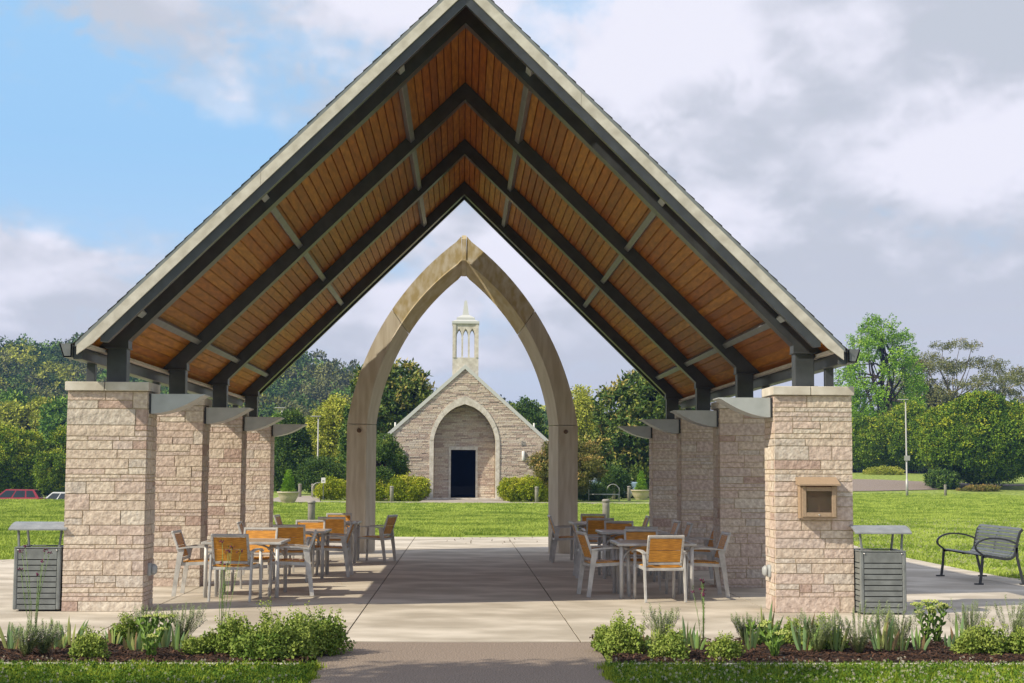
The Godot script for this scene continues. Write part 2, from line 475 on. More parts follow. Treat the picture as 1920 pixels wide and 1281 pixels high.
func make_ground() -> void:
	var xs := []
	var v := -500.0
	while v <= 500.0:
		xs.append(v)
		v += 3.0 if absf(v) < 70.0 else 20.0
	var ds := [-120.0, -60.0, -20.0, 0.0]
	v = 6.0
	while v < 160.0:
		ds.append(v)
		v += 3.0
	while v < 900.0:
		ds.append(v)
		v += 30.0
	var st := mb(false)
	for j in ds.size() - 1:
		for i in xs.size() - 1:
			var q := []
			for k in [[0, 0], [1, 0], [1, 1], [0, 1]]:
				var x: float = xs[i + k[0]]
				var d: float = ds[j + k[1]]
				q.append(Vector3(x, ground_h(x, d), -d))
			quad(st, q[0], q[1], q[2], q[3])
	structure(put(st, "lawn_ground", M.lawn))
	# the wooded hill behind
	st = mb(false)
	for j in 28:
		for i in 42:
			var q := []
			for k in [[0, 0], [1, 0], [1, 1], [0, 1]]:
				var x: float = -260.0 + 10.0 * (i + k[0])
				var d: float = 205.0 + 12.0 * (j + k[1])
				q.append(Vector3(x, hill_h(x, d) - 0.5, -d))
			quad(st, q[0], q[1], q[2], q[3])
	structure(put(st, "wooded_hill", M.hill))
	# concrete apron in panels, with open joints
	var apron := PackedVector2Array([Vector2(-14, 14.98), Vector2(-14, 23), Vector2(-8.4, 28.2), Vector2(-7.5, 29.15), Vector2(-6.3, 31.6), Vector2(-5.4, 35.5), Vector2(-5.0, 39.2), Vector2(-2.5, 38.6), Vector2(0, 38.3), Vector2(2.5, 38.8), Vector2(5, 40.1), Vector2(7.4, 38.6), Vector2(8.7, 36.4), Vector2(9.0, 35.2), Vector2(8.86, 33.5), Vector2(8.72, 30), Vector2(8.66, 26), Vector2(8.70, 24.4), Vector2(9.0, 23.0), Vector2(10.2, 21.2), Vector2(14, 19.3), Vector2(14, 14.98)])
	var base := Geometry2D.offset_polygon(apron, -0.02)
	var floor_ := structure(sheet(base[0], -0.012, "concrete_apron", M.gap, 0.1))
	var cuts := [-20.0, -8.2, -3.70, -1.165, 1.165, 3.68, 8.2, 20.0]
	var rows := [14.0, 50.0]
	for i in cuts.size() - 1:
		for j in rows.size() - 1:
			var g := 0.008
			var r := PackedVector2Array([Vector2(cuts[i] + g, rows[j] + g), Vector2(cuts[i + 1] - g, rows[j] + g), Vector2(cuts[i + 1] - g, rows[j + 1] - g), Vector2(cuts[i] + g, rows[j + 1] - g)])
			for p in Geometry2D.intersect_polygons(apron, r):
				sheet(p, 0.0, "concrete_panel", M.concrete, 0.03, floor_)
	# asphalt path in front, with a ragged edge
	var path := PackedVector2Array()
	var ed := [[4.0, 1.20], [10, 1.20], [12, 1.21], [12.6, 1.17], [13.1, 1.22], [13.6, 1.27], [14.1, 1.30], [14.5, 1.33], [14.96, 1.24]]
	for e in ed:
		path.append(Vector2(-e[1], e[0]))
	for i in ed.size():
		var e: Array = ed[ed.size() - 1 - i]
		path.append(Vector2(e[1] + 0.015 * sin(i * 2.3), e[0]))
	structure(sheet(path, -0.006, "asphalt_path", M.asphalt, 0.06))
	for sd in [-1.0, 1.0]:   # thatch under the near grass
		structure(sheet(PackedVector2Array([Vector2(sd * 1.205, 8.0), Vector2(sd * 7.0, 8.0), Vector2(sd * 7.0, 13.04), Vector2(sd * 1.25, 13.02)]), -0.02, "near_turf", M.thatch, 0.02))
	# far walks and road
	structure(sheet(PackedVector2Array([Vector2(-13, 79.6), Vector2(13.6, 79.6), Vector2(13.6, 81.0), Vector2(2.6, 81.0), Vector2(2.3, 88.6), Vector2(-2.1, 88.6), Vector2(-2.3, 81.0), Vector2(-7.5, 81.0), Vector2(-9.2, 99), Vector2(-11.5, 99), Vector2(-10.6, 82)]), 0.02, "chapel_walk", M.pavement, 0.1))
	var st2 := mb(false)
	var edge := [[18.0, 118.5, 139.0], [26.0, 119.0, 138.5], [33.0, 120.5, 138.0], [38.0, 122.5, 137.0], [42.0, 125.0, 133.0], [46.0, 128.0, 131.0], [50.0, 129.5, 130.0]]
	for i in edge.size() - 1:
		var a: Array = edge[i]
		var b: Array = edge[i + 1]
		for k in 6:
			var q := []
			for c in [[a, k], [b, k], [b, k + 1], [a, k + 1]]:
				var d := lerpf(c[0][1], c[0][2], c[1] / 6.0)
				q.append(Vector3(c[0][0], ground_h(c[0][0], d) + 0.05, -d))
			quad(st2, q[0], q[1], q[2], q[3])
	structure(put(st2, "far_road", M.road))
	structure(sheet(PackedVector2Array([Vector2(-60, 100), Vector2(-16, 100), Vector2(-16, 118), Vector2(-60, 118)]), -1.53, "parking_road", M.road, 0.1))

func hill_h(x: float, d: float) -> float:
	var t := [[-260, 20], [-119, 22.0], [-101, 23.5], [-42, 20.5], [-30, 18.5], [0, 10], [19, 5.5], [47, 0], [80, -2], [200, -2]]
	var r := 1.0
	for i in t.size() - 1:
		if x >= t[i][0] and x <= t[i + 1][0]:
			r = lerpf(t[i][1], t[i + 1][1], (x - t[i][0]) / float(t[i + 1][0] - t[i][0]))
	return r * smoothstep(212.0, 400.0, d)

# ------------------------------------------------------------------ foliage
func clump_mesh(n: int, ll: float, lw: float, spread: float, s: int, droop := 0.0) -> ArrayMesh:   # a loose ball of small folded leaves
	var r := RandomNumberGenerator.new()
	r.seed = s
	var st := mb()
	for i in n:
		var dir := Vector3(r.randfn(), r.randfn(), r.randfn()).normalized()
		var p := dir * spread * pow(r.randf(), 0.45)
		var ax := (dir + Vector3(r.randfn(), r.randfn() - droop, r.randfn()) * 0.7).normalized()
		var sd := ax.cross(Vector3(r.randfn(), r.randfn(), r.randfn())).normalized()
		var nr := sd.cross(ax)
		var l := ll * r.randf_range(0.7, 1.25)
		var w := lw * r.randf_range(0.75, 1.2) * 0.5
		var t := p + ax * l
		var m := p + ax * l * 0.5
		tri(st, p, m + sd * w + nr * w * 0.4, t)
		tri(st, p, t, m - sd * w + nr * w * 0.4)
	return mesh_of(st)

func scatter(called: String, me: Mesh, m: Material, xs: Array, cs: Array, parent: Node) -> MultiMeshInstance3D:
	var mm := MultiMesh.new()
	mm.transform_format = MultiMesh.TRANSFORM_3D
	mm.use_colors = true
	mm.mesh = me
	mm.instance_count = xs.size()
	for i in xs.size():
		mm.set_instance_transform(i, xs[i])
		mm.set_instance_color(i, cs[i])
	var o := MultiMeshInstance3D.new()
	o.multimesh = mm
	o.material_override = m
	add(o, called, parent)
	stuff(o)
	return o

func rbasis(s: float) -> Basis:
	return Basis(Quaternion(Vector3(rng.randfn(), rng.randfn(), rng.randfn()).normalized(), rng.randf() * TAU)).scaled(Vector3.ONE * s)

# lobes: [centre, radii]; cols: dark, mid, light, tip (linear); gaps: how much of the crown's surface stays open
func crown(parent: Node, lobes: Array, count: int, me: Mesh, size: float, m: Material, cols: Array, gaps := 0.25, shell := 0.55, tip := 0.15, low := -100.0, lump := 0.24) -> void:
	var xs := []
	var cs := []
	var nz := FastNoiseLite.new()
	nz.seed = rng.randi() % 1000
	nz.frequency = 1.0
	nz.fractal_octaves = 2
	var total := 0.0
	for l in lobes:
		total += pow(l[1].x * l[1].y * l[1].z, 0.6667)
	for l in lobes:
		var r: Vector3 = l[1]
		var n := int(count * pow(r.x * r.y * r.z, 0.6667) / total)
		var fr := (3.0 if r.x > 1.8 else 1.6) / maxf(minf(r.x, r.y), 0.2)
		var tint := rng.randf_range(-0.12, 0.12)
		for i in n:
			var dir := Vector3(rng.randfn(), rng.randfn(), rng.randfn()).normalized()
			var q := nz.get_noise_3d(dir.x * 1.3 * r.x * fr + l[0].x, dir.y * 1.3 * r.y * fr, dir.z * 1.3 * r.z * fr + l[0].z)
			if q < gaps * 2.0 - 1.0 + 0.25 * rng.randf():
				continue
			var rad := shell + (1.0 - shell) * sqrt(rng.randf())
			rad *= 1.0 + lump * q
			var p: Vector3 = l[0] + dir * r * rad
			if p.y < low:
				continue
			xs.append(Transform3D(rbasis(size * rng.randf_range(0.65, 1.3)), p))
			var k := rng.randf() + tint
			var c: Color = cols[0].lerp(cols[1], clampf(k * 2.0, 0, 1)).lerp(cols[2], clampf(k * 2.0 - 1.0, 0, 1))
			if rad > 0.88 and rng.randf() < tip * clampf(0.35 + dir.y * 1.3, 0.05, 1.4):
				c = c.lerp(cols[3], rng.randf_range(0.4, 1.0))
			cs.append(c)
	scatter("crown", me, m, xs, cs, parent)

func limbs(parent: Node, m: Material, base_r: float, trunk: PackedVector3Array, ends: Array, from := 0.5) -> void:
	var st := mb(false)
	var rr := []
	for i in trunk.size():
		rr.append(lerpf(base_r, base_r * 0.45, float(i) / (trunk.size() - 1)))
	rr[0] = base_r * 1.35
	tube(st, trunk, rr, 9)
	for e in ends:
		var k := clampf(from + rng.randf() * (1.0 - from), 0, 0.98) * (trunk.size() - 1)
		var a := trunk[int(k)].lerp(trunk[int(k) + 1], k - int(k))
		var b: Vector3 = e
		var mid := a.lerp(b, 0.5) + Vector3(rng.randfn(), rng.randf() * 1.5, rng.randfn()) * a.distance_to(b) * 0.06
		tube(st, PackedVector3Array([a, a.lerp(mid, 0.5), mid, mid.lerp(b, 0.55), b]), [base_r * 0.42, base_r * 0.36, base_r * 0.27, base_r * 0.18, base_r * 0.06], 6)
	put(st, "trunk", m, parent)

func tree(called: String, label: String, at: Vector3, height: float, rad: float, cols: Array, count: int, me: Mesh, size: float, opt := {}) -> Node3D:
	var t := thing(called, label, opt.get("category", "tree"), at, 0.0, opt.get("group", ""))
	var bare: float = opt.get("bare", 0.22)
	var nl: int = opt.get("lobes", 11)
	var lobes := []
	var ends := []
	var cy := height * (bare + (1.0 - bare) * 0.5)
	var hy := height * (1.0 - bare) * 0.5
	if opt.get("dome", false):
		lobes.append([Vector3(0, cy - hy * 0.15, 0), Vector3(rad * 0.93, hy * 1.0, rad * 0.93)])
	for i in nl:
		var up := (i + 0.5) / nl * 2.0 - 1.0
		var a := i * 2.399 + rng.randf() * 0.6
		var taper: float = opt.get("taper", 0.0)
		var ring := sqrt(maxf(0.0, 1.0 - up * up)) * (1.0 - taper * (up * 0.5 + 0.5))
		var s: float = rng.randf_range(0.34, 0.50) * opt.get("puff", 1.0)
		var c := Vector3(cos(a) * ring * rad * 0.68, cy + up * hy * 0.74, sin(a) * ring * rad * 0.68)
		lobes.append([c, Vector3(rad * s, hy * s * 0.9, rad * s)])
		ends.append(c)
	crown(t, lobes, count, me, size, opt.get("mat", M.leaf), cols, opt.get("gaps", 0.22), opt.get("shell", 0.5), opt.get("tip", 0.15), opt.get("low", 0.1), opt.get("lump", 0.24))
	var lean := Vector3(rng.randfn(), 0, rng.randfn()) * 0.02 * height
	limbs(t, opt.get("bark", M.bark), opt.get("trunk", height * 0.018), PackedVector3Array([Vector3(0, -0.3, 0), Vector3(0, height * 0.15, 0) + lean * 0.3, Vector3(0, height * 0.4, 0) + lean * 0.6, Vector3(0, height * 0.62, 0) + lean, Vector3(0, height * 0.84, 0) + lean]), ends, 0.3)
	return t

func greens(kind: String) -> Array:   # leaf colours: deep, middle, light, young tips
	match kind:
		"dark": return [Color(0.048, 0.106, 0.022), Color(0.094, 0.173, 0.035), Color(0.177, 0.270, 0.050), Color(0.341, 0.398, 0.075)]
		"magnolia": return [Color(0.045, 0.094, 0.022), Color(0.102, 0.163, 0.035), Color(0.234, 0.270, 0.053), Color(0.483, 0.398, 0.112)]
		"mid": return [Color(0.085, 0.185, 0.030), Color(0.163, 0.305, 0.045), Color(0.284, 0.440, 0.065), Color(0.426, 0.568, 0.100)]
		"bright": return [Color(0.121, 0.263, 0.022), Color(0.227, 0.433, 0.037), Color(0.362, 0.589, 0.060), Color(0.511, 0.682, 0.100)]
		"hedge": return [Color(0.048, 0.114, 0.013), Color(0.163, 0.284, 0.025), Color(0.334, 0.461, 0.045), Color(0.568, 0.596, 0.050)]
		"yellow": return [Color(0.241, 0.305, 0.040), Color(0.440, 0.490, 0.069), Color(0.639, 0.646, 0.106), Color(0.795, 0.738, 0.163)]
		"maple": return [Color(0.106, 0.125, 0.033), Color(0.192, 0.199, 0.050), Color(0.305, 0.291, 0.075), Color(0.511, 0.341, 0.112)]
		"shrub": return [Color(0.177, 0.263, 0.018), Color(0.383, 0.461, 0.030), Color(0.596, 0.639, 0.050), Color(0.795, 0.738, 0.100)]
		"grey": return [Color(0.128, 0.149, 0.055), Color(0.206, 0.227, 0.080), Color(0.305, 0.312, 0.119), Color(0.454, 0.355, 0.175)]
	return []

func shrub(called: String, label: String, at: Vector3, size: Vector3, kind: String, count: int, me: Mesh, s: float, group := "", tip := 0.3) -> Node3D:
	var t := thing(called, label, "shrub", at, 0.0, group)
	var lobes := []
	for i in 7:
		var a := i * 2.4
		var k := 0.0 if i == 0 else 0.42
		lobes.append([Vector3(cos(a) * k * size.x, size.y * (0.52 if i == 0 else rng.randf_range(0.34, 0.6)), sin(a) * k * size.z), Vector3(size.x, size.y, size.z) * (0.52 if i == 0 else rng.randf_range(0.32, 0.44))])
	crown(t, lobes, count, me, s, M.leaf, greens(kind), 0.12, 0.7, tip, 0.0)
	var st := mb(false)
	for i in 5:
		var a := i * 1.3
		tube(st, PackedVector3Array([Vector3(cos(a) * 0.05, -0.1, sin(a) * 0.05), Vector3(cos(a) * size.x * 0.2, size.y * 0.3, sin(a) * size.z * 0.2), Vector3(cos(a) * size.x * 0.35, size.y * 0.65, sin(a) * size.z * 0.35)]), [0.03, 0.02, 0.01], 5)
	put(st, "stem", M.bark, t)
	return t

func make_trees() -> void:
	var big := clump_mesh(16, 0.62, 0.40, 0.62, 5)
	var fine := clump_mesh(18, 0.42, 0.24, 0.62, 6)
	var broad := clump_mesh(12, 0.62, 0.30, 0.55, 7)
	# forest over the hill: too many to count, one mass
	var xs := []
	var cs := []
	var pal := [greens("dark"), greens("mid"), greens("grey"), greens("grey"), greens("dark"), greens("yellow")]
	rng.seed = 100
	for k in 1500:
		var d := 208.0 + 212.0 * pow(rng.randf(), 0.85)
		var x := rng.randf_range(-125.0 * d / 380.0 - 22.0, 26.0 + 24.0 * d / 380.0)
		var hh := hill_h(x, d)
		var r := rng.randf_range(2.6, 4.8) * (0.8 if d < 250.0 else 1.0)
		var hgt := r * rng.randf_range(0.9, 1.35)
		var pc: Array = pal[rng.randi() % pal.size()]
		var b := rng.randf_range(0.6, 1.30)
		for i in 74:
			var dir := Vector3(rng.randfn(), rng.randfn() + 0.25, rng.randfn()).normalized()
			if dir.z < -0.55:
				continue
			var bump := 0.82 + 0.22 * sin(dir.x * 5.0 + k) * cos(dir.y * 6.0 + k * 2.0) + rng.randf() * 0.12
			var p := Vector3(x, hh + hgt * 1.0, -d) + dir * Vector3(r, hgt, r) * bump
			xs.append(Transform3D(rbasis(rng.randf_range(0.7, 1.3)), p))
			var c: Color = pc[0].lerp(pc[1], rng.randf()).lerp(pc[2], rng.randf() * 0.8)
			cs.append(Color(c.r * b, c.g * b, c.b * b))
	scatter("hillside_forest", big, M.leaf, xs, cs, self)
	# low woods far behind the road at the right
	xs = []
	cs = []
	for k in 230:
		var x := rng.randf_range(46.0, 112.0)
		var d := rng.randf_range(205.0, 235.0)
		var r := rng.randf_range(2.4, 4.4)
		var pc: Array = pal[rng.randi() % 4]
		for i in 48:
			var dir := Vector3(rng.randfn(), rng.randfn(), rng.randfn()).normalized()
			xs.append(Transform3D(rbasis(rng.randf_range(0.8, 1.4)), Vector3(x, r * rng.randf_range(0.9, 1.4) + 1.0, -d) + dir * r))
			cs.append(pc[0].lerp(pc[1], rng.randf()).lerp(pc[2], rng.randf() * 0.6))
	scatter("far_woods", big, M.leaf, xs, cs, self)
	rng.seed = 200
	# around the chapel
	tree("magnolia_tree", "tall dark glossy magnolia behind the left slope of the chapel roof", Vector3(-4.6, 0, -107), 9.3, 3.9, greens("magnolia"), 3600, broad, 0.50, {"mat": M.gloss_leaf, "bare": 0.05, "tip": 0.3, "gaps": 0.30, "taper": 0.35})
	tree("magnolia_tree", "broad dark glossy magnolia between the concrete arch and the right-hand piers", Vector3(12.6, 0, -101), 8.7, 3.9, greens("magnolia"), 4200, broad, 0.50, {"mat": M.gloss_leaf, "bare": 0.03, "tip": 0.3, "gaps": 0.28, "taper": 0.2, "lobes": 14})
	tree("young_magnolia_tree", "dark leafy tree just left of the arch's left leg, behind the hedge", Vector3(-7.4, 0, -112), 7.0, 1.5, greens("dark"), 1000, broad, 0.5, {"mat": M.gloss_leaf, "bare": 0.03})
	tree("maple_tree", "low dark spreading maple against the left end of the chapel wall", Vector3(-4.75, 0, -86.2), 3.75, 1.75, greens("dark"), 2300, fine, 0.26, {"bare": 0.02, "lobes": 14, "tip": 0.1, "puff": 0.85})
	tree("maple_tree", "low bronze-green layered maple against the right end of the chapel wall", Vector3(5.9, 0, -85.6), 3.55, 2.35, greens("maple"), 2500, fine, 0.26, {"bare": 0.12, "lobes": 16, "puff": 0.7, "tip": 0.4, "gaps": 0.3})
	tree("yellow_green_tree", "tall yellow-green tree left of the concrete arch, below the hill", Vector3(-9.9, 0, -119), 7.2, 2.6, greens("yellow"), 3000, fine, 0.48, {"bare": 0.02, "taper": 0.5, "lobes": 14})
	tree("yellow_green_tree", "tall slender yellow-green tree right of the arch's right leg", Vector3(10.3, 0, -131), 8.6, 2.4, greens("yellow"), 2200, fine, 0.5, {"bare": 0.03, "taper": 0.5, "lobes": 13, "gaps": 0.3})
	tree("evergreen_tree", "dark evergreen crown rising over the right slope of the chapel roof", Vector3(4.9, 0, -120), 7.1, 2.1, greens("dark"), 1700, fine, 0.45, {"bare": 0.05, "taper": 0.4})
	tree("green_tree", "mid-green tree just behind the right eave of the chapel", Vector3(7.6, 0, -128), 5.0, 2.3, greens("mid"), 1500, fine, 0.5, {"bare": 0.03})
	tree("spruce_tree", "dark conical spruce behind the left planter", Vector3(-11.9, 0, -106), 5.9, 2.3, greens("dark"), 3600, fine, 0.36, {"bare": 0.0, "taper": 0.85, "lobes": 22, "puff": 0.75, "tip": 0.05})
	tree("green_tree", "mid-green broad tree behind the dark spruce, at the foot of the hill", Vector3(-15.5, 0, -128), 6.2, 2.9, greens("mid"), 1500, fine, 0.5, {"bare": 0.03})
	# left, by the parking
	tree("clipped_tree", "rounded dark tree with yellow tips behind the red car", Vector3(-38.2, -1.5, -126), 7.1, 4.2, greens("hedge"), 4200, fine, 0.46, {"dome": true, "lobes": 7, "puff": 0.8, "lump": 0.10, "bare": 0.06, "gaps": 0.04, "tip": 0.4, "shell": 0.80, "group": ""})
	tree("clipped_tree", "rounded dark tree with yellow tips next to the left stone pier", Vector3(-32.6, -1.5, -130), 6.6, 3.4, greens("hedge"), 3000, fine, 0.46, {"dome": true, "lobes": 7, "puff": 0.8, "lump": 0.10, "bare": 0.06, "gaps": 0.04, "tip": 0.4, "shell": 0.80})
	tree("small_tree", "small young tree standing over the silver car at the left", Vector3(-31.9, -1.5, -119.5), 4.6, 1.35, greens("hedge"), 900, fine, 0.34, {"bare": 0.3, "trunk": 0.06, "tip": 0.35})
	tree("green_tree", "pale green tree on the slope above the left row of clipped trees", Vector3(-54, 0, -192), 10.2, 5.0, greens("yellow"), 1700, big, 0.75, {"bare": 0.1})
	tree("green_tree", "light green tree on the slope just left of the front left pier", Vector3(-47, 0, -186), 10.6, 4.6, greens("mid"), 1700, big, 0.75, {"bare": 0.1})
	tree("green_tree", "light green tree at the left edge, below the dark hill", Vector3(-60, 0, -200), 11.0, 4.6, greens("mid"), 1400, big, 0.75, {"bare": 0.1})
	# right, by the road
	tree("shade_tree", "tall bright green open tree rising beside the right pier", Vector3(45.8, 1.6, -165), 18.1, 6.6, greens("bright"), 6400, fine, 0.55, {"bare": 0.14, "lobes": 36, "puff": 0.44, "gaps": 0.56, "taper": 0.30, "trunk": 0.34, "tip": 0.1, "shell": 0.25})
	umbrella_tree("open_tree", "sparse flat-topped tree with bare pale limbs at the right", Vector3(60.5, 1.6, -186), 17.0, 8.2, 2600, fine)
	umbrella_tree("open_tree", "sparse grey-green tree at the right edge, behind the big dome hedge tree", Vector3(73, 1.6, -190), 14.5, 6.0, 1900, fine)
	tree("green_tree", "dull green tree between the tall bright tree and the sparse one", Vector3(54.5, 1.6, -182), 11.5, 5.2, greens("grey"), 2000, fine, 0.7, {"bare": 0.1, "gaps": 0.35})
	tree("clipped_tree", "round-headed tree with dark trunk right behind the grey lamp post", Vector3(44.6, 1.35, -150), 7.3, 3.6, greens("hedge"), 3600, fine, 0.46, {"dome": true, "lobes": 7, "puff": 0.8, "lump": 0.10, "bare": 0.17, "gaps": 0.04, "tip": 0.30, "shell": 0.80, "trunk": 0.2})
	tree("clipped_tree", "round-headed tree beyond the road, nearest to the right pier", Vector3(40.4, 1.35, -151), 5.9, 2.7, greens("hedge"), 2400, fine, 0.46, {"dome": true, "lobes": 7, "puff": 0.8, "lump": 0.10, "bare": 0.19, "gaps": 0.04, "tip": 0.30, "shell": 0.80, "trunk": 0.2})
	tree("clipped_tree", "huge dome-shaped dark green tree filling the right edge of the lawn", Vector3(43.4, 0.5, -126), 7.9, 5.6, greens("hedge"), 7600, fine, 0.48, {"dome": true, "lobes": 7, "puff": 0.8, "lump": 0.10, "bare": 0.12, "gaps": 0.04, "tip": 0.25, "shell": 0.80, "trunk": 0.25})
	shrub("dark_shrub", "dark glossy shrub at the foot of the huge dome-shaped tree", Vector3(39.6, 0.3, -124), Vector3(2.0, 1.75, 1.6), "dark", 700, broad, 0.3, "", 0.0)
	shrub("brown_ground_cover", "brown withered ground cover beside the far short post", Vector3(41.6, 0.1, -121.5), Vector3(2.2, 0.55, 1.2), "maple", 700, fine, 0.22, "", 0.6)
	shrub("low_mound_shrub", "low grassy mound round the trunks beyond the road", Vector3(41.0, 1.2, -147), Vector3(2.6, 1.0, 1.5), "yellow", 600, fine, 0.28, "", 0.1)
	shrub("low_mound_shrub", "low dark mound behind the grey lamp post", Vector3(44.3, 0.75, -139), Vector3(2.6, 1.05, 1.5), "yellow", 700, fine, 0.28, "", 0.1)
	# stands left of the view; its outer boughs shade the path in the foreground
	var boughs := thing("overhanging_tree", "leafy tree left of the path, shading the asphalt in front", "tree", Vector3(-9.6, 0, -8.2))
	var bl := []
	var be := []
	for c in [Vector3(0.2, 6.6, 0.6), Vector3(2.3, 6.3, -0.9), Vector3(3.1, 6.9, -0.2), Vector3(3.6, 6.1, -1.1), Vector3(1.2, 7.6, 0.4), Vector3(-1.6, 6.4, 0.2), Vector3(-0.6, 7.0, 2.2), Vector3(2.6, 7.6, 0.9), Vector3(4.4, 6.5, -0.6)]:
		bl.append([c, Vector3(0.95, 0.6, 0.85)])
		be.append(c)
	crown(boughs, bl, 900, fine, 0.34, M.leaf, greens("mid"), 0.3, 0.2)
	limbs(boughs, M.bark, 0.24, PackedVector3Array([Vector3(0, -0.2, 0), Vector3(0.1, 1.6, 0), Vector3(0.2, 3.2, 0.1), Vector3(0.3, 4.8, 0)]), be, 0.5)
	# clipped shrubs by the chapel door and the hedges
	var sl := [[-4.6, 85.2, 1.0, 1.25, "yellow-green shrub left of the chapel door, farthest from it"], [-3.5, 85.0, 1.15, 1.35, "yellow-green shrub left of the chapel door, middle of three"], [-2.55, 85.2, 0.95, 1.25, "yellow-green shrub hugging the left foot of the chapel's arch"],
		[2.75, 85.2, 0.95, 1.25, "yellow-green shrub hugging the right foot of the chapel's arch"], [3.75, 85.0, 1.2, 1.3, "yellow-green shrub right of the chapel door, middle of three"], [4.9, 85.2, 1.05, 1.25, "yellow-green shrub right of the chapel door, farthest from it"]]
	for s in sl:
		shrub("flowering_shrub", s[4], Vector3(s[0], 0, -s[1]), Vector3(s[2], s[3], 0.9), "shrub", 900, fine, 0.20, "yellow-green shrubs beside the chapel door")
	shrub("clipped_hedge", "low clipped green hedge behind the small white sign", Vector3(-7.4, 0, -87.5), Vector3(1.4, 1.15, 1.0), "shrub", 900, fine, 0.2, "", 0.1)
	shrub("clipped_hedge", "low dark hedge in front of the blue car", Vector3(7.5, 0, -88.5), Vector3(1.6, 0.95, 1.0), "dark", 900, fine, 0.2, "", 0.0)
	shrub("dark_shrub", "dark shrub beside the blue car, behind the right bollards", Vector3(9.3, 0, -93), Vector3(1.3, 1.9, 1.1), "dark", 900, fine, 0.24, "", 0.0)
	shrub("dark_shrub", "dark shrub in shade behind the left bollards", Vector3(-9.2, 0, -101), Vector3(2.2, 2.4, 1.2), "dark", 1200, fine, 0.3, "", 0.0)

func umbrella_tree(called: String, label: String, at: Vector3, h: float, rad: float, count: int, me: Mesh) -> void:
	var t := thing(called, label, "tree", at)
	var lobes := []
	var ends := []
	for i in 26:
		var a := i * 2.399
		var k := sqrt((i + 0.5) / 26.0)
		var c := Vector3(cos(a) * k * rad, h * (0.97 - 0.30 * k * k) - rng.randf() * h * 0.16, sin(a) * k * rad)
		lobes.append([c, Vector3(rad * 0.20, h * 0.035, rad * 0.20) * rng.randf_range(0.8, 1.3)])
		ends.append(c)
	for i in 12:
		var a := i * 2.1
		var c := Vector3(cos(a) * rad * 0.7, h * rng.randf_range(0.25, 0.55), sin(a) * rad * 0.7)
		lobes.append([c, Vector3(rad * 0.26, h * 0.08, rad * 0.26)])
		ends.append(c)
	crown(t, lobes, count, me, 0.52, M.leaf, greens("grey"), 0.34, 0.3, 0.2)
	limbs(t, M.pale_bark, 0.26, PackedVector3Array([Vector3(0, -0.5, 0), Vector3(0.2, h * 0.15, 0), Vector3(0, h * 0.3, 0.2), Vector3(0.3, h * 0.45, 0), Vector3(0.1, h * 0.6, 0)]), ends, 0.2)

# ------------------------------------------------------------------ stonework
# one rock-faced stone: front towards +z, its back at -depth, corner at the origin
func stone_into(st: SurfaceTool, xf: Transform3D, w: float, h: float, depth: float, nx: int, ny: int, proud: float) -> void:
	var g := []
	var tx := rng.randf_range(-0.5, 0.5) * proud
	var ty := rng.randf_range(-0.5, 0.5) * proud
	for j in ny + 1:
		var row := []
		for i in nx + 1:
			var e := (i == 0 or i == nx or j == 0 or j == ny)
			var z := proud * rng.randf_range(0.25, 0.95) if e else proud * rng.randf_range(0.25, 1.35) + tx * (float(i) / nx - 0.5) + ty * (float(j) / ny - 0.5)
			var jx := 0.0 if (i == 0 or i == nx) else rng.randf_range(-0.25, 0.25) * w / nx
			var jy := 0.0 if (j == 0 or j == ny) else rng.randf_range(-0.2, 0.2) * h / ny
			row.append(xf * Vector3(w * i / nx + jx, h * j / ny + jy, z))
		g.append(row)
	st.set_smooth_group(rng.randi_range(1, 1000000))
	for j in ny:
		for i in nx:
			quad(st, g[j][i], g[j][i + 1], g[j + 1][i + 1], g[j + 1][i])
	st.set_smooth_group(-1)
	var b := [xf * Vector3(0, 0, -depth), xf * Vector3(w, 0, -depth), xf * Vector3(w, h, -depth), xf * Vector3(0, h, -depth)]
	for i in nx:
		var f0 := b[0] as Vector3
		tri(st, g[0][i + 1], g[0][i], f0.lerp(b[1], (i + 0.5) / nx))
		tri(st, g[ny][i], g[ny][i + 1], (b[3] as Vector3).lerp(b[2], (i + 0.5) / nx))
	quad(st, b[0], g[0][0], g[ny][0], b[3])
	quad(st, g[0][nx], b[1], b[2], g[ny][nx])

# stones of one face: returns [x, y, w, h] for a face W wide with the given bands [y, h]
func face_layout(W: float, bands: Array, lo: float, hi: float, split: float) -> Array:
	var out := []
	var j := 0.010
	for bd in bands:
		var x := 0.0
		while x < W - 0.001:
			var l := rng.randf_range(lo, hi) * (1.15 if bd[1] > 0.13 else 1.0)
			if W - x - l < lo * 0.7:
				l = W - x
			var y: float = bd[0]
			var h: float = bd[1]
			if h > 0.13 and rng.randf() < split:
				var k := rng.randf_range(0.3, 0.62)
				for part in [[y, h * k], [y + h * k, h * (1.0 - k)]]:
					if l > 0.36 and rng.randf() < 0.45:
						var c := rng.randf_range(0.35, 0.65) * l
						out.append([x, part[0], c - j, part[1] - j])
						out.append([x + c, part[0], l - c - j, part[1] - j])
					else:
						out.append([x, part[0], l - j, part[1] - j])
			else:
				out.append([x, y, l - j, h - j])
			x += l
	return out

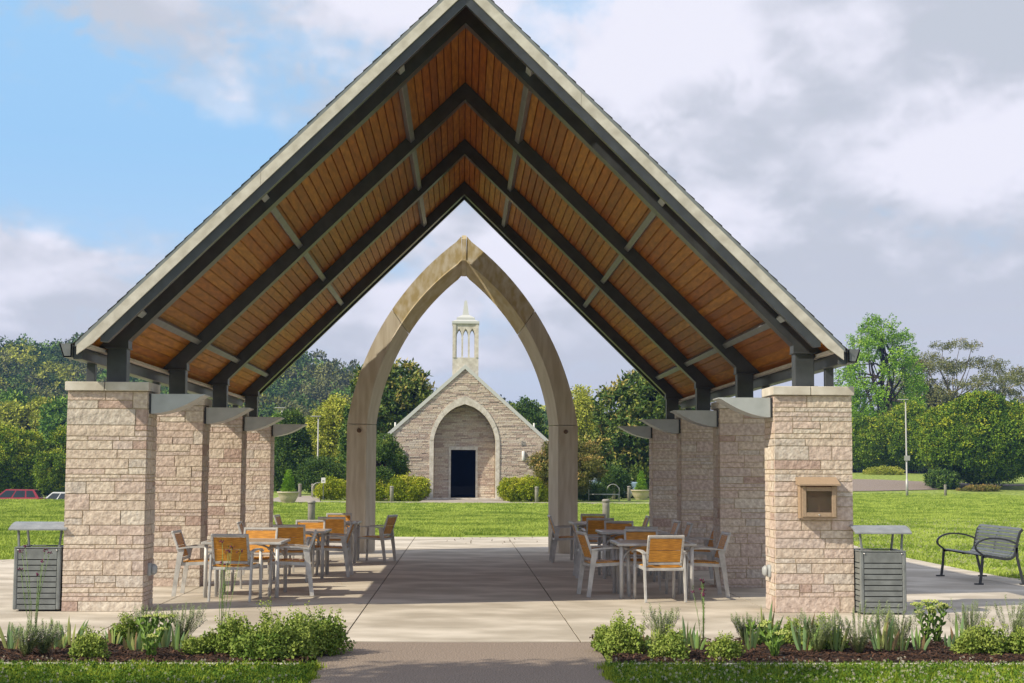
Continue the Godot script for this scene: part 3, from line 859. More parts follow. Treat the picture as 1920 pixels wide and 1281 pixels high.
func stone_face(parent: Node, xf: Transform3D, W: float, bands: Array, single: bool, depth := 0.06, lo := 0.18, hi := 0.70) -> void:
	var lay := face_layout(W, bands, lo, hi, 0.5)
	var joined := mb(false)
	var pick := [0, 0, 0, 1, 1, 2, 2, 3, 3, 3, 4, 5, 6, 6]
	for s in lay:
		var t := xf * Transform3D(Basis(), Vector3(s[0], s[1], 0.0))
		var ci: int = pick[rng.randi() % pick.size()]
		var proud := rng.randf_range(0.004, 0.013) * (1.0 if s[3] > 0.06 else 0.6)
		if single:
			var st := mb(false)
			stone_into(st, t, s[2], s[3], depth, clampi(int(s[2] / 0.055), 2, 9), clampi(int(s[3] / 0.04), 2, 4), proud)
			put(st, "stone", M.stone[ci], parent)
		else:
			joined.set_color(M.stone[ci].albedo_color.srgb_to_linear())
			stone_into(joined, t, s[2], s[3], depth, clampi(int(s[2] / 0.075), 2, 7), clampi(int(s[3] / 0.05), 2, 3), proud)
	if not single:
		stuff(put(joined, "stonework", M.stone_vc, parent))

func make_piers(pav: Node3D) -> void:
	rng.seed = 300
	for k in 4:
		for sd in [-1.0, 1.0]:
			var zf := -(PIER_D + BAY * k)
			var W := 0.93
			var D := 0.58
			var H := 2.57
			var xi: float = sd * 3.72
			var xm: float = sd * (3.72 + W * 0.5)
			var st := mb()
			box(st, Vector3(xm, H * 0.5, zf - D * 0.5), Vector3(W - 0.008, H, D - 0.008))
			var pier := put(st, "stone_pier", M.mortar, pav)
			var bands := []
			var y := 0.0
			while y < H - 0.001:
				var h := (rng.randf_range(0.040, 0.06) if rng.randf() < 0.25 else rng.randf_range(0.085, 0.195))
				if H - y - h < 0.07:
					h = H - y
				bands.append([y + 0.004, h])
				y += h
			var single: bool = k == 0
			# front, inner side, back, outer side
			stone_face(pier, Transform3D(Basis(), Vector3(xm - W * 0.5, 0, zf)), W + 0.010, bands, k <= 1)
			var inner := Basis(Vector3.UP, PI * 0.5) if sd < 0.0 else Basis(Vector3.UP, -PI * 0.5)
			# the face looks towards +x on the left pier, towards -x on the right one
			if sd < 0.0:
				stone_face(pier, Transform3D(inner, Vector3(xi, 0, zf - 0.066)), D - 0.056, bands, single, 0.06, 0.12, 0.34)
				stone_face(pier, Transform3D(Basis(Vector3.UP, -PI * 0.5), Vector3(xi - W, 0, zf - D)), D - 0.056, bands, false, 0.06, 0.12, 0.34)
			else:
				stone_face(pier, Transform3D(inner, Vector3(xi, 0, zf - D)), D - 0.056, bands, single, 0.06, 0.12, 0.34)
				stone_face(pier, Transform3D(Basis(Vector3.UP, PI * 0.5), Vector3(xi + W, 0, zf - 0.066)), D - 0.056, bands, false, 0.06, 0.12, 0.34)
			stone_face(pier, Transform3D(Basis(Vector3.UP, PI), Vector3(xm + W * 0.5 - 0.06, 0, zf - D)), W - 0.12, bands, false)
			# two cap slabs
			for c in [-1.0, 1.0]:
				st = mb()
				var cw: float = (W + 0.05) * 0.5 + c * 0.03
				cbox(st, Vector3(xm + c * ((W + 0.05) * 0.25 - 0.0 + 0.002) - 0.015, 2.626, zf - D * 0.5), Vector3(cw - 0.004, 0.105, D + 0.10), 0.006)
				put(st, "cap_slab", M.cast, pier)
			if k == 0:
				st = mb(false)
				var o := Vector3(xi - sd * 0.03, 0.47, zf - 0.30)
				cbox(st, o + Vector3(sd * 0.015, 0, 0), Vector3(0.05, 0.15, 0.13), 0.012)
				cbox(st, o + Vector3(-sd * 0.035, 0.0, 0), Vector3(0.075, 0.13, 0.11), 0.03)
				put(st, "outlet_cover", M.outlet, pier)
			# curved blade bracket on the inner side
			st = mb(false)
			var prof := PackedVector2Array([Vector2(0, 0)])
			for i in 17:
				var x := 0.62 * (1.0 - i / 16.0)
				prof.append(Vector2(-sd * x, -0.235 * (1.0 - pow(x / 0.62, 1.8))))
			prof[1] = Vector2(-sd * 0.62, -0.012)
			prof.insert(1, Vector2(-sd * 0.62, 0.0))
			st = mb()
			prism(st, prof, zf - 0.50, zf - 0.06, Transform3D(Basis(), Vector3(xi - sd * 0.035, 2.545, 0)))
			put(st, "blade_bracket", M.fin, pav)
			st = mb()
			box(st, Vector3(xi - sd * 0.012, 2.43, zf - 0.28), Vector3(0.045, 0.24, 0.40))
			put(st, "bracket_plate", M.steel, pav)

# ------------------------------------------------------------------ pavilion roof
func slope(sd: float, x: float, c: float, z: float) -> Vector3:   # the point at |x| on the slope whose ridge is at height c
	return Vector3(sd * x, c - x * 0.985, z)

func make_pavilion() -> void:
	var pav := thing("picnic_pavilion", "open gabled pavilion of eight stone piers, charcoal steel frames and an orange board ceiling", "pavilion")
	make_piers(pav)
	rng.seed = 400
	var z_front := -17.5
	var z_back := -30.48
	var n := Vector3(0.7018, 0.7124, 0)   # across the right-hand slope
	# frames
	for k in 4:
		var z := -(18.28 + BAY * k)
		var t := 0.21
		var st := mb()
		for sd in [-1.0, 1.0]:
			# rafter: a box section mitred at the ridge and at the knee
			var poly := PackedVector2Array([Vector2(0, 7.14), Vector2(0, 7.404), Vector2(sd * 4.36, 7.404 - 4.36 * 0.985), Vector2(sd * 4.30, 3.11), Vector2(sd * 4.01, 3.11), Vector2(sd * 4.01, 7.14 - 4.01 * 0.985)])
			prism(st, poly, z - t, z, Transform3D())
		put(st, "roof_frame", M.steel, pav)
		for sd in [-1.0, 1.0]:
			st = mb()
			cbox(st, Vector3(sd * 4.145, 2.89, z - t * 0.5), Vector3(0.235, 0.42, t - 0.02), 0.008)
			cbox(st, Vector3(sd * 4.15, 3.10, z - t * 0.5), Vector3(0.29, 0.016, t + 0.05), 0.003)
			box(st, Vector3(sd * 4.145, 2.688, z - t * 0.5), Vector3(0.30, 0.016, t + 0.07))
			put(st, "column", M.steel, pav)
			st = mb()
			cbox(st, Vector3(sd * 4.46, 2.80, z - 0.10), Vector3(0.10, 0.24, 0.10), 0.004)
			put(st, "eave_post", M.steel, pav)
	# purlins under the boards, in each bay and overhang
	var spans := [[z_front - 0.05, -18.28]]
	for k in 3:
		spans.append([-(18.28 + BAY * k) - 0.21, -(18.28 + BAY * (k + 1))])
	spans.append([-(18.28 + BAY * 3) - 0.21, z_back + 0.05])
	for sd in [-1.0, 1.0]:
		for x in [0.80, 2.42, 3.86]:
			for s in spans:
				var st := mb()
				var a := slope(sd, x, 7.325, s[0])
				var b := slope(sd, x, 7.325, s[1])
				bar(st, a, b, 0.085, 0.10, Vector3(n.x * sd, n.y, 0), 0.006)
				put(st, "purlin", M.fin if s[1] - s[0] > -2.0 else M.gutter, pav)
	# deck, shingle courses, boards
	var roof := mb()
	for sd in [-1.0, 1.0]:
		prism(roof, PackedVector2Array([Vector2(0, 7.443), Vector2(0, 7.466), Vector2(sd * 4.40, 7.466 - 4.40 * 0.985), Vector2(sd * 4.40, 7.443 - 4.40 * 0.985)]), z_back, z_front, Transform3D())
		for i in 42:
			var x0 := 0.107 * i
			var x1 := minf(x0 + 0.125, 4.47)
			prism(roof, PackedVector2Array([Vector2(sd * x0, 7.470 - x0 * 0.985), Vector2(sd * x1, 7.474 - x1 * 0.985), Vector2(sd * x1, 7.488 - x1 * 0.985), Vector2(sd * x0, 7.472 - x0 * 0.985)]), z_back - 0.02 - rng.randf() * 0.008, z_front + 0.02 + rng.randf() * 0.008, Transform3D())
	var rf := put(roof, "shingle_roof", M.shingle, pav)
	var nb := 46
	var len := 4.40 / nb
	for sd in [-1.0, 1.0]:
		for i in nb:
			var st := mb()
			var x0 := len * i + 0.003
			var x1 := len * (i + 1) - 0.003
			var dz := rng.randf_range(-0.002, 0.002)
			# a board with eased lower edges, proud of a dark groove
			prism(st, PackedVector2Array([Vector2(sd * x0, 7.440 - x0 * 0.985), Vector2(sd * x1, 7.440 - x1 * 0.985), Vector2(sd * x1, 7.420 - x1 * 0.985 + dz), Vector2(sd * (x1 - 0.005), 7.408 - (x1 - 0.005) * 0.985 + dz), Vector2(sd * (x0 + 0.005), 7.408 - (x0 + 0.005) * 0.985 + dz), Vector2(sd * x0, 7.420 - x0 * 0.985 + dz)]), z_back + 0.02, z_front - 0.05, Transform3D())
			put(st, "ceiling_board", M.board[rng.randi() % 5], rf)
	# rake trim: pale fascia boards in lengths, grey drip edge above, dark steel fly rafter behind
	for z in [z_front, z_back]:
		var out := 1.0 if z == z_front else -1.0
		for sd in [-1.0, 1.0]:
			var cutsx := [0.0, 2.36, 4.42] if sd < 0.0 else [0.0, 1.36, 4.42]
			for i in 2:
				var st := mb()
				var a: float = cutsx[i] + (0.003 if i else 0.0)
				var b: float = cutsx[i + 1]
				var lower := Vector2(sd * b, 7.418 - b * 0.985)
				var p := PackedVector2Array([Vector2(sd * a, 7.265 - a * 0.985), Vector2(sd * a, 7.418 - a * 0.985), lower, Vector2(sd * b, 7.265 - (b - 0.15) * 0.985 - 0.10), Vector2(sd * (b - 0.19), 7.265 - (b - 0.19) * 0.985)])
				if i == 0:
					p = PackedVector2Array([Vector2(sd * a, 7.265 - a * 0.985), Vector2(sd * a, 7.418 - a * 0.985), lower, Vector2(sd * b, 7.265 - b * 0.985)])
				var z1 := minf(z, z + 0.03 * out)
				prism(st, p, z1, z1 + 0.03, Transform3D())
				put(st, "fascia_board", M.fascia, pav)
			var st2 := mb()
			prism(st2, PackedVector2Array([Vector2(0, 7.421), Vector2(0, 7.468), Vector2(sd * 4.44, 7.468 - 4.44 * 0.985), Vector2(sd * 4.44, 7.421 - 4.44 * 0.985)]), minf(z, z + 0.022 * out), maxf(z, z + 0.022 * out), Transform3D())
			put(st2, "drip_edge", M.drip, pav)
			st2 = mb()
			prism(st2, PackedVector2Array([Vector2(0, 7.125), Vector2(0, 7.40), Vector2(sd * 4.16, 7.40 - 4.16 * 0.985), Vector2(sd * 4.16, 7.21 - 4.16 * 0.985), Vector2(sd * 4.08, 7.125 - 4.08 * 0.985)]), minf(z - 0.004 * out, z - 0.09 * out), maxf(z - 0.004 * out, z - 0.09 * out), Transform3D())
			put(st2, "fly_rafter", M.steel, pav)
	# eave beam along each side, trim strip, gutter
	for sd in [-1.0, 1.0]:
		var st := mb()
		cbox(st, Vector3(sd * 4.43, 2.975, (z_front + z_back) * 0.5), Vector3(0.10, 0.13, absf(z_back - z_front) - 0.14), 0.006)
		put(st, "eave_beam", M.steel, pav)
		st = mb()
		box(st, Vector3(sd * 4.33, 3.065, (z_front + z_back) * 0.5), Vector3(0.09, 0.035, absf(z_back - z_front) - 0.16))
		put(st, "eave_trim", M.fascia, pav)
		st = mb()
		var g := PackedVector2Array([Vector2(sd * 4.487, 2.93), Vector2(sd * 4.58, 2.93), Vector2(sd * 4.63, 3.085), Vector2(sd * 4.615, 3.085), Vector2(sd * 4.57, 2.945), Vector2(sd * 4.50, 2.945), Vector2(sd * 4.50, 3.085), Vector2(sd * 4.487, 3.085)])
		prism(st, g, z_back + 0.02, z_front - 0.02, Transform3D())
		for z in [z_front - 0.02, z_back + 0.03]:
			prism(st, PackedVector2Array([Vector2(sd * 4.487, 2.928), Vector2(sd * 4.582, 2.928), Vector2(sd * 4.632, 3.087), Vector2(sd * 4.487, 3.087)]), z - 0.008, z, Transform3D())
		put(st, "gutter", M.gutter, pav)

# ------------------------------------------------------------------ arch
func circle3(a: Vector2, b: Vector2, c: Vector2, n: int) -> PackedVector2Array:
	var ax := a - c
	var bx := b - c
	var dd := 2.0 * ax.cross(bx)
	var o := Vector2(bx.y * ax.length_squared() - ax.y * bx.length_squared(), ax.x * bx.length_squared() - bx.x * ax.length_squared()) / dd + c
	var r := o.distance_to(a)
	var t0 := (a - o).angle()
	var t1 := (c - o).angle()
	if t1 - t0 > PI:
		t1 -= TAU
	if t0 - t1 > PI:
		t0 -= TAU
	var out := PackedVector2Array()
	for i in n + 1:
		var t := lerpf(t0, t1, float(i) / n)
		out.append(o + Vector2(cos(t), sin(t)) * r)
	return out

func arch_piece(st: SurfaceTool, o: PackedVector2Array, m: PackedVector2Array, i: PackedVector2Array, sd: float, z0: float, a: int, b: int) -> void:
	var rows := []
	for k in range(a, b + 1):
		rows.append([Vector3(-sd * o[k].x, o[k].y, z0), Vector3(-sd * m[k].x, m[k].y, z0), Vector3(-sd * i[k].x, i[k].y, z0 - 0.36), Vector3(-sd * m[k].x, m[k].y, z0 - 0.72), Vector3(-sd * o[k].x, o[k].y, z0 - 0.72)])
	for k in rows.size() - 1:
		var mid := Vector3()
		for q in 5:
			mid += (rows[k][q] + rows[k + 1][q]) * 0.1
		for q in 5:
			oquad(st, rows[k][q], rows[k][(q + 1) % 5], rows[k + 1][(q + 1) % 5], rows[k + 1][q], mid)
	for e in [0, rows.size() - 1]:
		var into: Vector3 = rows[1 if e == 0 else e - 1][1]
		otri(st, rows[e][0], rows[e][1], rows[e][2], into)
		otri(st, rows[e][0], rows[e][2], rows[e][3], into)
		otri(st, rows[e][0], rows[e][3], rows[e][4], into)

func make_arch() -> void:
	var t := thing("concrete_arch", "tall pointed concrete arch at the far end of the pavilion floor", "arch")
	var z := -30.95
	var N := 24
	var o := circle3(Vector2(-2.345, 2.59), Vector2(-1.665, 4.60), Vector2(0, 6.46), N)
	var m := circle3(Vector2(-1.955, 2.59), Vector2(-1.365, 4.47), Vector2(0, 5.965), N)
	var i := circle3(Vector2(-1.770, 2.59), Vector2(-1.175, 4.37), Vector2(0, 5.70), N)
	for sd in [1.0, -1.0]:
		var st := mb()
		var leg := [Vector2(-2.345, 0), Vector2(-1.955, 0), Vector2(-1.77, 0)]
		var lo := PackedVector2Array([Vector2(-2.345, 0), Vector2(-2.345, 2.584)])
		var lm := PackedVector2Array([Vector2(-1.955, 0), Vector2(-1.955, 2.584)])
		var li := PackedVector2Array([Vector2(-1.77, 0), Vector2(-1.77, 2.584)])
		arch_piece(st, lo, lm, li, sd, z, 0, 1)
		tube(st, PackedVector3Array([Vector3(sd * 1.955, 0, z - 0.004), Vector3(sd * 1.955, 2.584, z - 0.004)]), [0.016], 7)
		put(st, "arch_leg", M.arch, t)
		for seg in [[0, 13], [13, 24]]:
			st = mb()
			var a: int = seg[0]
			var b: int = seg[1]
			var so := o.duplicate()
			var sm := m.duplicate()
			var si := i.duplicate()
			# leave a thin joint at the start of each piece
			if a > 0:
				so[a] = o[a].lerp(o[a + 1], 0.06)
				sm[a] = m[a].lerp(m[a + 1], 0.06)
				si[a] = i[a].lerp(i[a + 1], 0.06)
			else:
				for q in [so, sm, si]:
					q[0] += Vector2(0, 0.006)
			if b == 24:
				so[24].x = -0.055
				sm[24].x = -0.045
				si[24].x = -0.036
			arch_piece(st, so, sm, si, sd, z, a, b)
			var bead := PackedVector3Array()
			for k in range(a, b + 1):
				bead.append(Vector3(-sd * sm[k].x, sm[k].y, z - 0.004))
			tube(st, bead, [0.016], 7)
			put(st, "arch_segment", M.arch if a == 0 else M.arch_mossy, t)
		st = mb(false)
		var p := Vector3(-sd * 2.10, 2.46, z)
		tube(st, PackedVector3Array([p + Vector3(0, 0, -0.01), p + Vector3(0, 0, 0.03)]), [0.045], 10)
		cbox(st, p + Vector3(0, 0, 0.035), Vector3(0.05, 0.06, 0.03), 0.01)
		put(st, "fixing_lug", M.rust, t)
	# key strip at the crown
	var st := mb()
	prism(st, PackedVector2Array([Vector2(z + 0.014, 6.40), Vector2(z - 0.05, 6.485), Vector2(z - 0.67, 6.485), Vector2(z - 0.734, 6.40), Vector2(z - 0.734, 5.955), Vector2(z - 0.36, 5.675), Vector2(z + 0.014, 5.955)]), -0.046, 0.046, Transform3D(Basis(Vector3(0, 0, 1), Vector3.UP, Vector3(-1, 0, 0)), Vector3.ZERO))
	put(st, "keystone", M.arch_mossy, t)

# ------------------------------------------------------------------ chapel
func gothic(cx: float, hw: float, y0: float, ys: float, yt: float, n: int, flat := 0.0) -> PackedVector2Array:   # a pointed opening, from its left foot over the top to its right foot
	var out := PackedVector2Array([Vector2(cx - hw, y0)])
	var rise := yt - ys
	var R := (hw * hw + rise * rise) / (2.0 * hw)
	for i in n + 1:
		var y := ys + rise * i / n
		out.append(Vector2(cx + lerpf(-hw + R - sqrt(maxf(0.0, R * R - (y - ys) * (y - ys))), -hw * (1.0 - float(i) / n), flat), y))
	for i in n:
		var y := ys + rise * (n - 1 - i) / n
		out.append(Vector2(cx + lerpf(hw - R + sqrt(maxf(0.0, R * R - (y - ys) * (y - ys))), hw * (i + 1.0) / n, flat), y))
	out.append(Vector2(cx + hw, y0))
	return out

func ashlar(st: SurfaceTool, poly_list: Array, y0: float, y1: float, z: float, keep: Callable) -> void:
	# thin courses; keep(y) gives the spans [x0, x1] of wall at that height
	var y := y0
	var tones := [Color(0.68, 0.565, 0.485), Color(0.74, 0.65, 0.55), Color(0.67, 0.60, 0.53), Color(0.60, 0.485, 0.42), Color(0.76, 0.69, 0.59), Color(0.50, 0.41, 0.36), Color(0.70, 0.60, 0.50)]
	while y < y1:
		var h := rng.randf_range(0.055, 0.125)
		for s in keep.call(y + h * 0.5):
			var x: float = s[0]
			while x < s[1] - 0.02:
				var l := minf(rng.randf_range(0.18, 0.75), s[1] - x)
				var pr := rng.randf_range(0.0, 0.035)
				st.set_color(tones[rng.randi() % tones.size()])
				cbox(st, Vector3(x + l * 0.5 - 0.005, y + h * 0.5, z + pr * 0.5), Vector3(l - 0.012, h - 0.012, 0.04 + pr), 0.0)
				x += l
		y += h

func make_chapel() -> void:
	rng.seed = 500
	var t := thing("stone_chapel", "small pink stone chapel with steep gable, pointed arch and open belfry", "chapel")
	var cx := 0.12
	var zf := -89.0
	var half := 5.35
	var eave := 2.83
	var apex := 7.62
	var pit := (apex - eave) / half
	var back := -101.0
	# front wall with the arched opening
	var st := mb()
	var open := gothic(cx, 1.80, -0.1, 3.42, 5.56, 12, 0.12)
	var wall := PackedVector2Array([Vector2(cx - half, -0.1), Vector2(cx - half, eave), Vector2(cx, apex), Vector2(cx + half, eave), Vector2(cx + half, -0.1)])
	var ro := open.duplicate()
	ro.reverse()
	wall.append_array(ro)
	prism(st, wall, zf - 0.45, zf - 0.02, Transform3D())
	# other walls and the inside
	box(st, Vector3(cx - half + 0.2, eave * 0.5, (zf - 0.45 + back) * 0.5), Vector3(0.4, eave, absf(back - zf) - 0.45))
	box(st, Vector3(cx + half - 0.2, eave * 0.5, (zf - 0.45 + back) * 0.5), Vector3(0.4, eave, absf(back - zf) - 0.45))
	prism(st, PackedVector2Array([Vector2(cx - half, 0), Vector2(cx - half, eave), Vector2(cx, apex), Vector2(cx + half, eave), Vector2(cx + half, 0)]), back - 0.4, back, Transform3D())
	put(st, "wall", M.mortar, t)
	st = mb()
	ashlar(st, [], 0.0, apex, zf, func(y: float) -> Array:
		var w := minf(half, (apex - y) / pit)
		var hole := -1.0
		if y < 3.36:
			hole = 1.90
		elif y < 5.60:
			var rise := 5.60 - 3.36
			var R := (1.90 * 1.90 + rise * rise) / 3.8
			hole = 1.90 - R + sqrt(R * R - (y - 3.36) * (y - 3.36))
		return [[cx - w, cx + w]] if hole < 0.0 else [[cx - w, cx - hole], [cx + hole, cx + w]])
	stuff(put(st, "stonework", M.stone_vc, t))
	# recessed wall with the door
	st = mb()
	var rz := zf - 1.25
	prism(st, PackedVector2Array([Vector2(cx - 2.2, 0), Vector2(cx - 2.2, 5.8), Vector2(cx + 2.2, 5.8), Vector2(cx + 2.2, 0), Vector2(0.80, 0), Vector2(0.80, 2.95), Vector2(-0.70, 2.95), Vector2(-0.70, 0)]), rz - 0.3, rz - 0.02, Transform3D())
	for s in [-1.0, 1.0]:
		box(st, Vector3(cx + s * 2.0, 1.68, (zf - 0.45 + rz) * 0.5), Vector3(0.39, 3.36, absf(rz - zf) - 0.46))
	put(st, "porch_wall", M.mortar, t)
	st = mb()
	ashlar(st, [], 0.0, 5.45, rz, func(y: float) -> Array:
		var w := 1.79
		if y > 3.36:
			var rise := 5.50 - 3.36
			var R := (1.80 * 1.80 + rise * rise) / 3.6
			w = 1.80 - R + sqrt(maxf(0.0, R * R - (y - 3.36) * (y - 3.36)))
		if y > 3.0:
			return [[cx - w, cx + w]]
		return [[cx - w, -0.80], [0.90, cx + w]])
	stuff(put(st, "porch_stonework", M.stone_vc, t))
	st = mb()
	for q in [[-0.745, 0, 0.125, 2.90], [0.845, 0, 0.125, 2.90]]:
		box(st, Vector3(q[0], q[3] * 0.5, rz + 0.02), Vector3(q[2], q[3], 0.16))
	box(st, Vector3(0.05, 2.995, rz + 0.02), Vector3(1.715, 0.19, 0.16))
	put(st, "door_frame", M.cast, t)
	# dark inside: floor, ceiling and a row of pews
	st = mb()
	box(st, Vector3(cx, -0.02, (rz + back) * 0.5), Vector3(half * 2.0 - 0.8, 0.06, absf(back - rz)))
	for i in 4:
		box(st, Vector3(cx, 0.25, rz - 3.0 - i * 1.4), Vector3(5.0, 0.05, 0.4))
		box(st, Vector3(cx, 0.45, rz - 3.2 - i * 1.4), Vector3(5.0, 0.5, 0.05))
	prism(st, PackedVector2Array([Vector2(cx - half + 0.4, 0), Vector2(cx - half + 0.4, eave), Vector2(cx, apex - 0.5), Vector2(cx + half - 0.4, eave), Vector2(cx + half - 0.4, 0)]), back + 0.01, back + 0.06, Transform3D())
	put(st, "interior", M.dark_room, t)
	st = mb()
	box(st, Vector3(cx, 0.03, zf - 0.4), Vector3(4.3, 0.10, 1.7))
	put(st, "threshold", M.cast, t)
	# pointed arch surround in segments
	var oi := gothic(cx, 1.80, 0.0, 3.42, 5.56, 12, 0.12)
	var oo := gothic(cx, 2.05, 0.0, 3.42, 6.02, 12, 0.12)
	var cuts := [0, 1, 5, 9, 13, 17, 21, 25, 26]
	for i in cuts.size() - 1:
		st = mb()
		var p := PackedVector2Array()
		for k in range(cuts[i], cuts[i + 1] + 1):
			p.append(oo[k])
		for k in range(cuts[i], cuts[i + 1] + 1):
			p.append(oi[cuts[i + 1] + cuts[i] - k])
		var sc := PackedVector2Array()
		var cen := Vector2()
		for q in p:
			cen += q / p.size()
		for q in p:
			sc.append(q + (cen - q).normalized() * 0.007)
		prism(st, sc, zf - 0.46, zf + 0.10, Transform3D())
		put(st, "arch_stone", M.cast, t)
	# gable copings and roof
	for s in [-1.0, 1.0]:
		st = mb()
		var a := Vector2(cx, apex)
		var b := Vector2(cx + s * (half + 0.15), apex - pit * (half + 0.15))
		prism(st, PackedVector2Array([a, a + Vector2(0, 0.26), b + Vector2(0, 0.26), b]), zf - 0.5, zf + 0.12, Transform3D())
		put(st, "gable_coping", M.cap_paint, t)
		st = mb()
		prism(st, PackedVector2Array([a + Vector2(0, 0.01), a + Vector2(0, 0.16), b + Vector2(0, 0.16), b + Vector2(0, 0.01)]), back - 0.3, zf - 0.51, Transform3D())
		put(st, "roof", M.shingle, t)
	# belfry
	var x0 := -0.63
	var x1 := 0.90
	var zc := zf - 0.80
	var tw := x1 - x0
	st = mb()
	box(st, Vector3(cx + 0.015, 7.55, zc), Vector3(tw, 1.5, tw - 0.1))
	put(st, "belfry_base", M.cast, t)
	for f in 4:
		var b := Basis(Vector3.UP, f * PI * 0.5)
		var h := tw * 0.5
		var w2 := h - 0.004 if f % 2 == 0 else h - 0.21
		var p := PackedVector2Array([Vector2(-w2, 8.30), Vector2(-w2, 10.30), Vector2(w2, 10.30), Vector2(w2, 8.30)])
		for k in [1, 0, -1]:
			var c: float = k * 0.385
			var og := gothic(c, 0.142, 8.30, 9.62, 10.02, 5)
			og.reverse()
			p.append_array(og)
		st = mb()
		prism(st, p, h - 0.20, h - 0.06 if f % 2 == 0 else h - 0.062, Transform3D(b, Vector3((x0 + x1) * 0.5, 0, zc)))
		put(st, "belfry_screen", M.cast, t)
	for sx in [-1.0, 1.0]:
		for sz in [-1.0, 1.0]:
			st = mb()
			box(st, Vector3((x0 + x1) * 0.5 + sx * (tw * 0.5 - 0.09), 9.3, zc + sz * (tw * 0.5 - 0.09)), Vector3(0.18, 2.0, 0.18))
			put(st, "belfry_corner", M.cast, t)
	st = mb()
	var xm := (x0 + x1) * 0.5
	for q in [[10.30, 10.44, 0.80, 0.80], [10.44, 10.53, 0.78, 0.60], [10.53, 10.68, 0.54, 0.54], [10.68, 10.86, 0.53, 0.22], [10.86, 11.70, 0.19, 0.075], [11.70, 11.76, 0.04, 0.03]]:
		for k in 4:
			var b := Basis(Vector3.UP, k * PI * 0.5)
			var o := Vector3(xm, 0, zc)
			quad(st, o + b * Vector3(-q[2], q[0], q[2]), o + b * Vector3(q[2], q[0], q[2]), o + b * Vector3(q[3], q[1], q[3]), o + b * Vector3(-q[3], q[1], q[3]))
		quad(st, Vector3(xm - q[3], q[1], zc + q[3]), Vector3(xm + q[3], q[1], zc + q[3]), Vector3(xm + q[3], q[1], zc - q[3]), Vector3(xm - q[3], q[1], zc - q[3]))
		quad(st, Vector3(xm - q[2], q[0], zc - q[2]), Vector3(xm + q[2], q[0], zc - q[2]), Vector3(xm + q[2], q[0], zc + q[2]), Vector3(xm - q[2], q[0], zc + q[2]))
	put(st, "spire", M.cap_paint, t)
	# vent and wall lights
	st = mb()
	for i in 4:
		box(st, Vector3(3.56, 3.17 + i * 0.065, zf + 0.04), Vector3(0.26, 0.03, 0.05))
	put(st, "vent", M.gutter, t)
	for x in [-3.42, 3.55]:
		st = mb(false)
		cbox(st, Vector3(x, 2.55, zf + 0.10), Vector3(0.17, 0.56, 0.14), 0.03)
		put(st, "wall_light", M.white, t)
	for s in [-1.0, 1.0]:
		st = mb(false)
		tube(st, PackedVector3Array([Vector3(cx + s * 4.1, 3.7, zf - 1.0), Vector3(cx + s * 4.1, 4.5, zf - 1.0)]), [0.05], 8)
		put(st, "roof_pipe", M.white, t)

